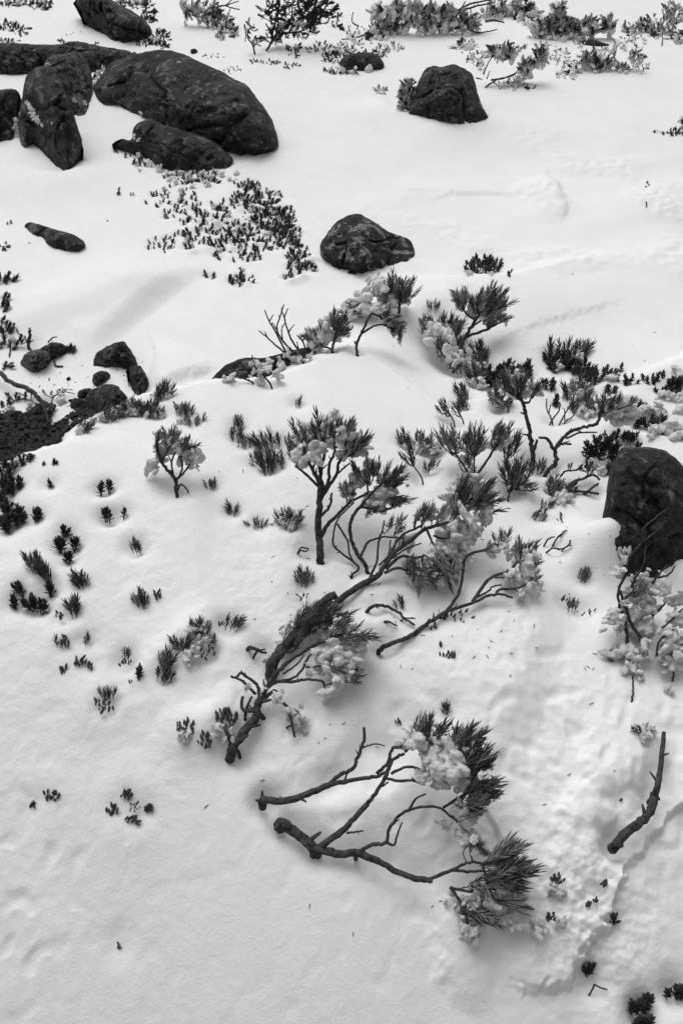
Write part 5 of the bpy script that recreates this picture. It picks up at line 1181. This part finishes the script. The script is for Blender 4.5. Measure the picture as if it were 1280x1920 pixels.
# ------------------------------------------------------------------ plants
for p in PL:
    rr = p['rr']; a, b, c = p['plane']
    bp = Vector(ground(*p['base']))
    root = link(bpy.data.objects.new(p['name'], None))
    root.location = bp
    tag(root, p['label'], p['cat'], p['group'])
    bpn = np.array(bp)
    def pos(x, y, off=0.0, margin=.004):
        w = a + b * x + c * y
        zz = 1 / w if w > .05 else 20
        zt = depth(x, y)
        dz = -ray(x, y)[2]
        return CAM + ray(x, y) * max(min(zz - off, zt - margin / dz), zt * .72)
    knots = []
    for si, (r0, r1, pts) in enumerate(p['stems']):
        mpp = depth(*p['base']) / FOC
        P = [pos(x, y, 0, .7 * (r0 + (r1 - r0) * i / max(len(pts) - 1, 1)) * mpp) for i, (x, y) in enumerate(pts)]
        if np.linalg.norm(P[0] - ground(*pts[0])) < .03 and (si == 0 or p['lie'] or np.linalg.norm(P[0] - bpn) < .25):
            d = P[0] - P[1]; d = d / (np.linalg.norm(d) + 1e-9)
            P = [P[0] + d * (.004 if p['lie'] else .02) + np.array([0, 0, -.04])] + P
        # small kinks between the traced points
        Q = catmull(P, 5)
        Q = [q + np.array([rr.gauss(0, 1), rr.gauss(0, 1), rr.gauss(0, 1)]) * mpp * r1 * (.20 if r0 < 8 else .08) for q in Q]
        n = len(Q)
        mz = [(q - CAM) @ FWD / FOC for q in Q]
        rad = [(r0 + (r1 - r0) * (i / (n - 1)) ** .8) * mz[i] * (.82 if r0 > 8 else .72) * (1.10 if rr.random() < .10 else 1) for i in range(n)]
        V, F = [], []
        tube(V, F, [q - bpn for q in Q], rad, 7, rr)
        # short spur twigs
        for i in range(3, n - 1):
            if rr.random() < .10 and p['name'] not in ('bark_piece', 'dead_root'):
                d = Q[i + 1] - Q[i]; d /= np.linalg.norm(d) + 1e-9
                s = np.array([rr.gauss(0, 1), rr.gauss(0, 1), abs(rr.gauss(0, 1))]); s -= d * (s @ d); s /= np.linalg.norm(s) + 1e-9
                e = Q[i] + (s * .8 + d * .6) * rad[i] * rr.uniform(2.2, 4.5)
                tube(V, F, [Q[i] - bpn, (Q[i] + e) / 2 - bpn, e - bpn], [rad[i] * .55, rad[i] * .45, rad[i] * .25], 5, rr)
        bo = mesh_obj('trunk' if si == 0 and r0 >= 6 else 'branch' if r0 > 2.6 else 'twig', V, F, M_BARK, root)
        knots += [(project(q)[:2], q, bo) for q in Q]
    TV, TF = [], []
    for kd, x, y, ang, L in p['sh']:
        host = root
        ar = math.radians(ang)
        tx, ty = x + L * math.cos(ar), y - L * math.sin(ar)
        if p['rooted']:
            zb = depth(x, y); Bp = CAM + ray(x, y) * zb
            cc = tilt_slope(x, y, zb, p['tilt'] or 40)
            zt = min(1 / (1 / zb + cc * (ty - y)), depth(tx, ty) + .0)
            T = CAM + ray(tx, ty) * zt
            T = T + np.array([0, 0, .0])
            dn = (.006 if kd == 'B' else p['dip'][1]) if p['dip'] else .004
            if kd == 'S':
                sink = (T - Bp) * .25
                T = T - sink; Bp = Bp - sink
            Bp = Bp + np.array([0, 0, -dn])
        else:
            mpp = depth(x, y) / FOC
            off = rr.uniform(-.35, .9) * L * mpp * .55
            Bp = pos(x, y, off, .006)
            T = pos(tx, ty, off + rr.uniform(-.25, .45) * L * mpp, .012)
            if knots and kd != 'B':
                d2, kq = min(((kx - x) ** 2 + (ky - y) ** 2, i) for i, ((kx, ky), q, _) in enumerate(knots))
                if d2 <= 9:
                    host = knots[kq][2]
                if 9 < d2 < (24 if p['tilt'] == 15 else 90) ** 2:
                    host = knots[kq][2]
                    q = knots[kq][1]; mid = (q + Bp) / 2 + (Bp - T) * .18
                    r = (.65 if p['pale'] or p['tilt'] == 15 else .95) * mpp
                    tube(TV, TF, [v - bpn for v in catmull([q, mid, Bp + (T - Bp) * .1], 3)], [r * 1.25] * 3 + [r] * 4, 4)
        d = Vector(T - Bp); ln = d.length
        if ln < 1e-4:
            continue
        o = link(bpy.data.objects.new({'N': 'needle_shoot', 'L': 'leaf_shoot', 'S': 'heath_sprig', 'B': 'bud_tip'}[kd],
                                      SHOOT[kd, rr.randrange(7), (p['pale'] and kd == 'S' and rr.random() < .45) or (kd == 'N' and rr.random() < (.38 if p['rime'] else .15))]))
        o.parent = host
        o.location = Vector(Bp) - bp
        o.rotation_mode = 'QUATERNION'
        o.rotation_quaternion = d.to_track_quat('Z', 'Y') @ Quaternion((0, 0, 1), rr.uniform(0, 6.28))
        fat = rr.uniform(.85, 1.1) * (1.25 if kd == 'N' and L < 34 else 1.0)
        o.scale = (ln * fat, ln * fat, ln)
    if TV:
        mesh_obj('twig_cluster', TV, TF, M_PALE if p['pale'] else M_BARK, root)['kind'] = 'stuff'
    auto = []
    for kd, x, y, ang, L in p['sh']:
        if p['pale']:
            auto.append((x + rr.gauss(0, 3), y + rr.gauss(0, 3) + L * .3, L * rr.uniform(.5, 1.1), -.5))
        elif kd == 'N' and p['rime'] and rr.random() < .8:
            ar = math.radians(ang); t = rr.uniform(-.1, .55) * L
            auto.append((x + t * math.cos(ar), y - t * math.sin(ar), L * rr.uniform(.3, .7), -.85))
        elif kd == 'S' and p['name'] == 'heath_patch' and rr.random() < .3:
            auto.append((x + rr.gauss(0, 4), y + rr.gauss(0, 4), L * rr.uniform(.4, .8), -.2))
    for ri, rm in enumerate(list(p['rime']) + auto):
        x, y, s = rm[:3]; off = rm[3] if len(rm) > 3 else 0; asp = rm[4] if len(rm) > 4 else 1.0
        mpp = depth(x, y) / FOC; sc = s * mpp * .52
        if p['rooted']:
            P = ground(x, y) + np.array([0, 0, sc * (.25 + .4 * off)])
        else:
            P = pos(x, y, off * s * mpp * .6, sc * .25)
        o = link(bpy.data.objects.new('rime_clump', RIME[rr.randrange(8)])); o.parent = root
        o.location = Vector(P) - bp
        o.scale = (sc * rr.uniform(.9, 1.15), sc * rr.uniform(.8, 1.1), sc * asp * rr.uniform(.75, 1.0))
        o.rotation_euler = [rr.uniform(0, 6.3) for _ in range(3)]

rc = random.Random(8)
# fallen needles and bark bits blown across the snow round the shrubs
V, F = [], []
lit = []
for cx, cy, sx, sy, n in [(640, 1090, 90, 60, 26), (900, 1170, 110, 60, 22), (800, 1700, 140, 60, 10), (500, 860, 60, 40, 12), (1060, 1060, 60, 60, 16), (560, 1420, 100, 50, 8), (1000, 700, 120, 60, 24), (700, 620, 90, 40, 10), (160, 720, 60, 30, 26), (1120, 1300, 60, 120, 8)]:
    lit += [(rc.gauss(cx, sx), rc.gauss(cy, sy)) for _ in range(n)]
P2 = [ground(x, y) for x, y in lit]
Z2 = height(np.array([q[0] for q in P2]), np.array([q[1] for q in P2]), True)
for q, zz in zip(P2, Z2):
    a = rc.uniform(0, 6.3); L = rc.uniform(.002, .008)
    d = np.array([math.cos(a), math.sin(a), rc.gauss(0, .2)]) * L
    c = np.array([q[0], q[1], zz + .0012])
    tube(V, F, [c - d, c + d * .2, c + d], [.0008, .0011, .0005], 4)
lt = mesh_obj('needle_litter', V, F, M_NEEDLE)
lt['kind'] = 'stuff'; lt['label'] = 'fallen needles and bark bits sprinkled on the snow'; lt['category'] = 'litter'
